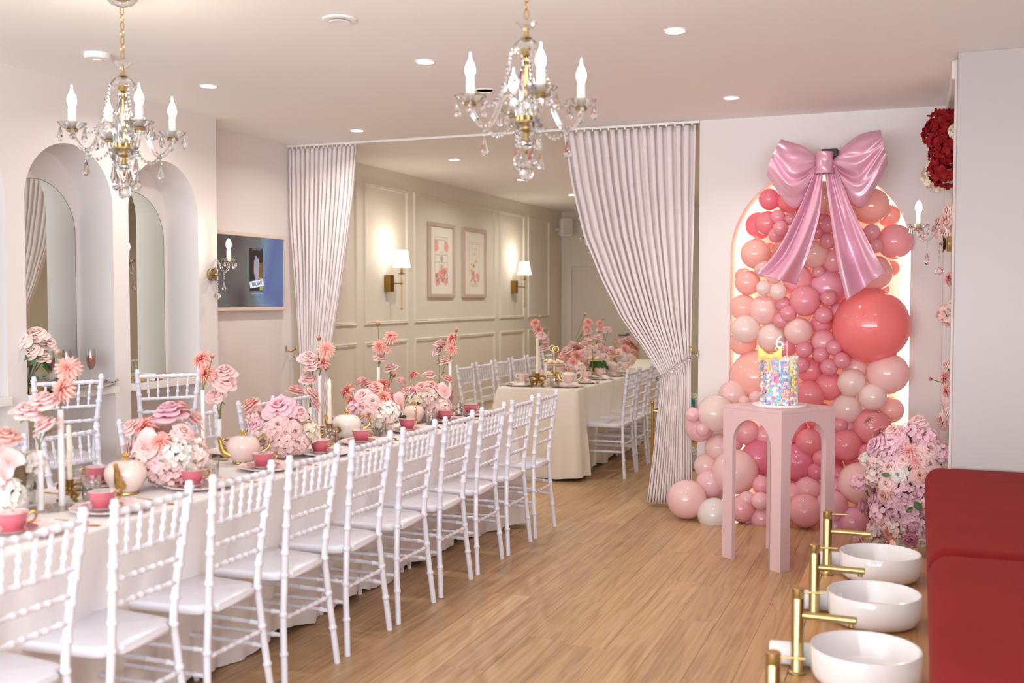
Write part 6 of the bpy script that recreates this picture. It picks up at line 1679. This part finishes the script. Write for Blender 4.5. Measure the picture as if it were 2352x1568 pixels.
M_TEAL = mat('teal_card', '#3aa7a8', .5, noise=.02, nscale=9); M_RIB = mat('white_ribbon', '#eeeae2', .4, noise=.02)
for i, (x, y, z, s, w) in enumerate(((-1.56, 7.97, .6345, .11, 'on the upper shelf of the gold cart'), (-1.58, 8.0, .2045, .12, 'on the lower shelf of the gold cart'))):
    t = thing('gift_box', 'teal gift box with white ribbon ' + w, 'gift box', (x, y, z), .15, 'teal gift boxes')
    put('box', MB().rbox((0, 0, s*.36), (s*1.3, s*1.3, s*.72), .002, 1).mesh('box', M_TEAL, False), t)
    put('lid', MB().rbox((0, 0, s*.82), (s*1.36, s*1.36, s*.22), .002, 1).mesh('lid', M_TEAL, False), t)
    rb = MB().box((0, 0, s*.47), (s*.26, s*1.375, s*.94)).box((0, 0, s*.47), (s*1.375, s*.26, s*.94)); put('ribbon', rb.mesh('ribbon', M_RIB, False), t)
    bo = MB()
    for q in range(4): a = PI/2*q+.5; bo.tube(spline([(0, 0, s*.95), (s*.3*math.cos(a), s*.3*math.sin(a), s*1.25), (s*.5*math.cos(a), s*.5*math.sin(a), s*1.02), (0, 0, s*.95)], 5), s*.05, 6)
    put('ribbon_bow', bo.mesh('ribbon_bow', M_RIB), t)

# ================================================================ FAR TABLE SETTINGS
M_PAST = mat('pastry_crust', '#cf9a45', .6, noise=.2, nscale=25, bump=.3, bscale=90); M_CREAM = mat('pastry_cream', '#f2e3c3', .5, noise=.05, nscale=20)
TIER = Kit()
for z, R_ in ((.05, .125), (.155, .095)):
    TIER.add('tier_plate', MB().lathe([(0, z), (R_*.7, z), (R_, z+.010), (R_, z+.013), (R_*.7, z+.004), (0, z+.004)], 36).mesh('tier_plate', M_PORC))
TIER.add('rod', MB().tube([(0, 0, 0), (0, 0, .27)], .0045, 8).mesh('rod', M_GOLD)); TIER.add('base', MB().lathe([(0, 0), (.05, 0), (.048, .006), (.008, .014), (0, .05)], 24).mesh('base', M_GOLD))
TIER.add('ring_handle', MB().tube([(.026*math.cos(2*PI*i/20), 0, .297+.026*math.sin(2*PI*i/20)) for i in range(20)], .0035, 6, closed=True).mesh('ring_handle', M_GOLD))
tart_b = MB().lathe([(0, 0), (.019, 0), (.026, .020), (0, .020)], 14).mesh('tart_shell', M_PAST); tart_t = MB().lathe([(.023, .018), (.021, .030), (.010, .038), (0, .039)], 14).mesh('tart_cream', M_CREAM)
TART = Kit(); TART.add('tart_shell', tart_b); TART.add('tart_cream', tart_t)
for ti, (x, y, w) in enumerate(((-2.98, 8.80, 'first'), (-3.08, 9.0, 'second'), (-2.86, 9.52, 'third'), (-2.90, 10.45, 'fourth'))):
    TIER.make('tiered_cake_stand', 'gold and white two-tier cake stand, %s from the near end of the far table' % w, 'cake stand', (x, y, .7548), .4, 'tiered stands on the far table')
    for z, R_, n in ((.0545, .075, 7), (.1595, .055, 5)):
        for i in range(n):
            a = 2*PI*i/n+ti
            if ti >= 3 and math.cos(a) > .3: continue
            TART.make('tartlet', 'cream-topped tartlet on the %s tier of the %s tiered stand' % ('lower' if z < .1 else 'upper', w), 'tartlet', (x+R_*math.cos(a), y+R_*math.sin(a), .7549+z), 0, 'tartlets, %s stand, %s tier' % (w, 'lower' if z < .1 else 'upper'))
NAP = []
def napkin_mesh(seed):
    r = random.Random(seed); ph = r.uniform(0, 6)
    def fn(u, v):
        x = -.10+.24*u; y = -.045+.09*v; edge = 0
        z = .012+.006*math.sin(9*v+ph)*(.4+u)+.004*math.sin(14*u+ph)
        if u > .72: z = z-(u-.72)*.17
        return (x+.01*math.sin(5*v+ph), y*(1+.25*u), z)
    return MB().grid(fn, 20, 10).mesh('napkin', M_CLOTH2, True, 80)
for i, y in enumerate((8.42, 8.86, 9.32, 9.78, 10.25)):
    w = 'right side of the far table, %s from its near end' % ORD[i]
    plate_kit.make('dinner_plate', 'plate under a napkin, ' + w, 'plate', (-2.735, y, .7548), 0, 'plates on the far table')
    o = put('napkin', napkin_mesh(i), None, (-2.73, y-.02, .774), (0, 0, rr.uniform(-.2, .2))); tag(o, 'ivory linen napkin, ' + w, 'napkin', 'napkins on the far table')
    CUP2.make('teacup', 'pale pink teacup, ' + w, 'teacup', (-2.745, y+.05, .7935), 1., 'pale teacups on the far table')
for i, y in enumerate((8.40, 8.9, 9.4)):
    w = 'wall side of the far table, %s from its near end' % ORD[i]
    plate_kit.make('dinner_plate', 'plate under a napkin, ' + w, 'plate', (-3.16, y, .7548), 0, 'wall-side plates on the far table')
    o = put('napkin', napkin_mesh(i+9), None, (-3.15, y-.02, .774), (0, 0, PI+rr.uniform(-.2, .2))); tag(o, 'ivory linen napkin, ' + w, 'napkin', 'wall-side napkins on the far table')
    CUP2.make('teacup', 'pale pink teacup, ' + w, 'teacup', (-3.15, y+.03, .7935), 3., 'wall-side teacups on the far table')
STUM = Kit(); STUM.add('tumbler', MB().lathe([(0, 0), (.030, 0), (.038, .012), (.041, .04), (.037, .082), (.0355, .082), (.039, .04), (.036, .014), (.028, .006), (0, .006)], 22).mesh('tumbler', M_GLASS))
STUM.add('water', MB().lathe([(0, .0065), (.0275, .0065), (.0355, .0145), (.0385, .04), (.0375, .05), (0, .05)], 18).mesh('water', MATS['water']))
for x, y, w in ((-3.06, 8.34, 'left of the bow candlestick'), (-2.83, 8.33, 'right of the bow candlestick'), (-2.86, 9.15, 'behind the patterned teapot')):
    STUM.make('stemless_glass', 'rounded water glass on the far table ' + w, 'glass', (x, y, .7548), 0, 'water glasses on the far table')
POT_F = Kit()
for e in POT_W.p: POT_F.p.append(e)
pk = teapot_kit(M_TEAW)
for q, e in enumerate(pk.p):
    if e[0] == 'handle': pk.p[q] = ('handle', MB().tube(spline([(0, .072, .105), (0, .105, .128), (0, .130, .108), (0, .122, .070), (0, .078, .045)], 6), .0075, 9).mesh('handle', M_PORC), e[2], e[3], e[4])
pk.make('teapot', 'white patterned teapot with looping handle on the far table', 'teapot', (-2.80, 8.62, .7548), -1.0, None, .85)
pk.make('teapot', 'white teapot with looping handle among the pink clump on the far table', 'teapot', (-2.82, 10.02, .7548), -1.0, None, .9)
tb = thing('small_gift_box', 'cream box with gold band on the far table beside the bow candlestick', 'box', (-2.95, 8.52, .7548), .3)
put('box', MB().rbox((0, 0, .03), (.09, .07, .06), .003, 1).mesh('box', M_CREAM, False), tb); put('band', MB().rbox((0, 0, .031), (.092, .02, .062), .002, 1).mesh('band', M_GOLD, False), tb)
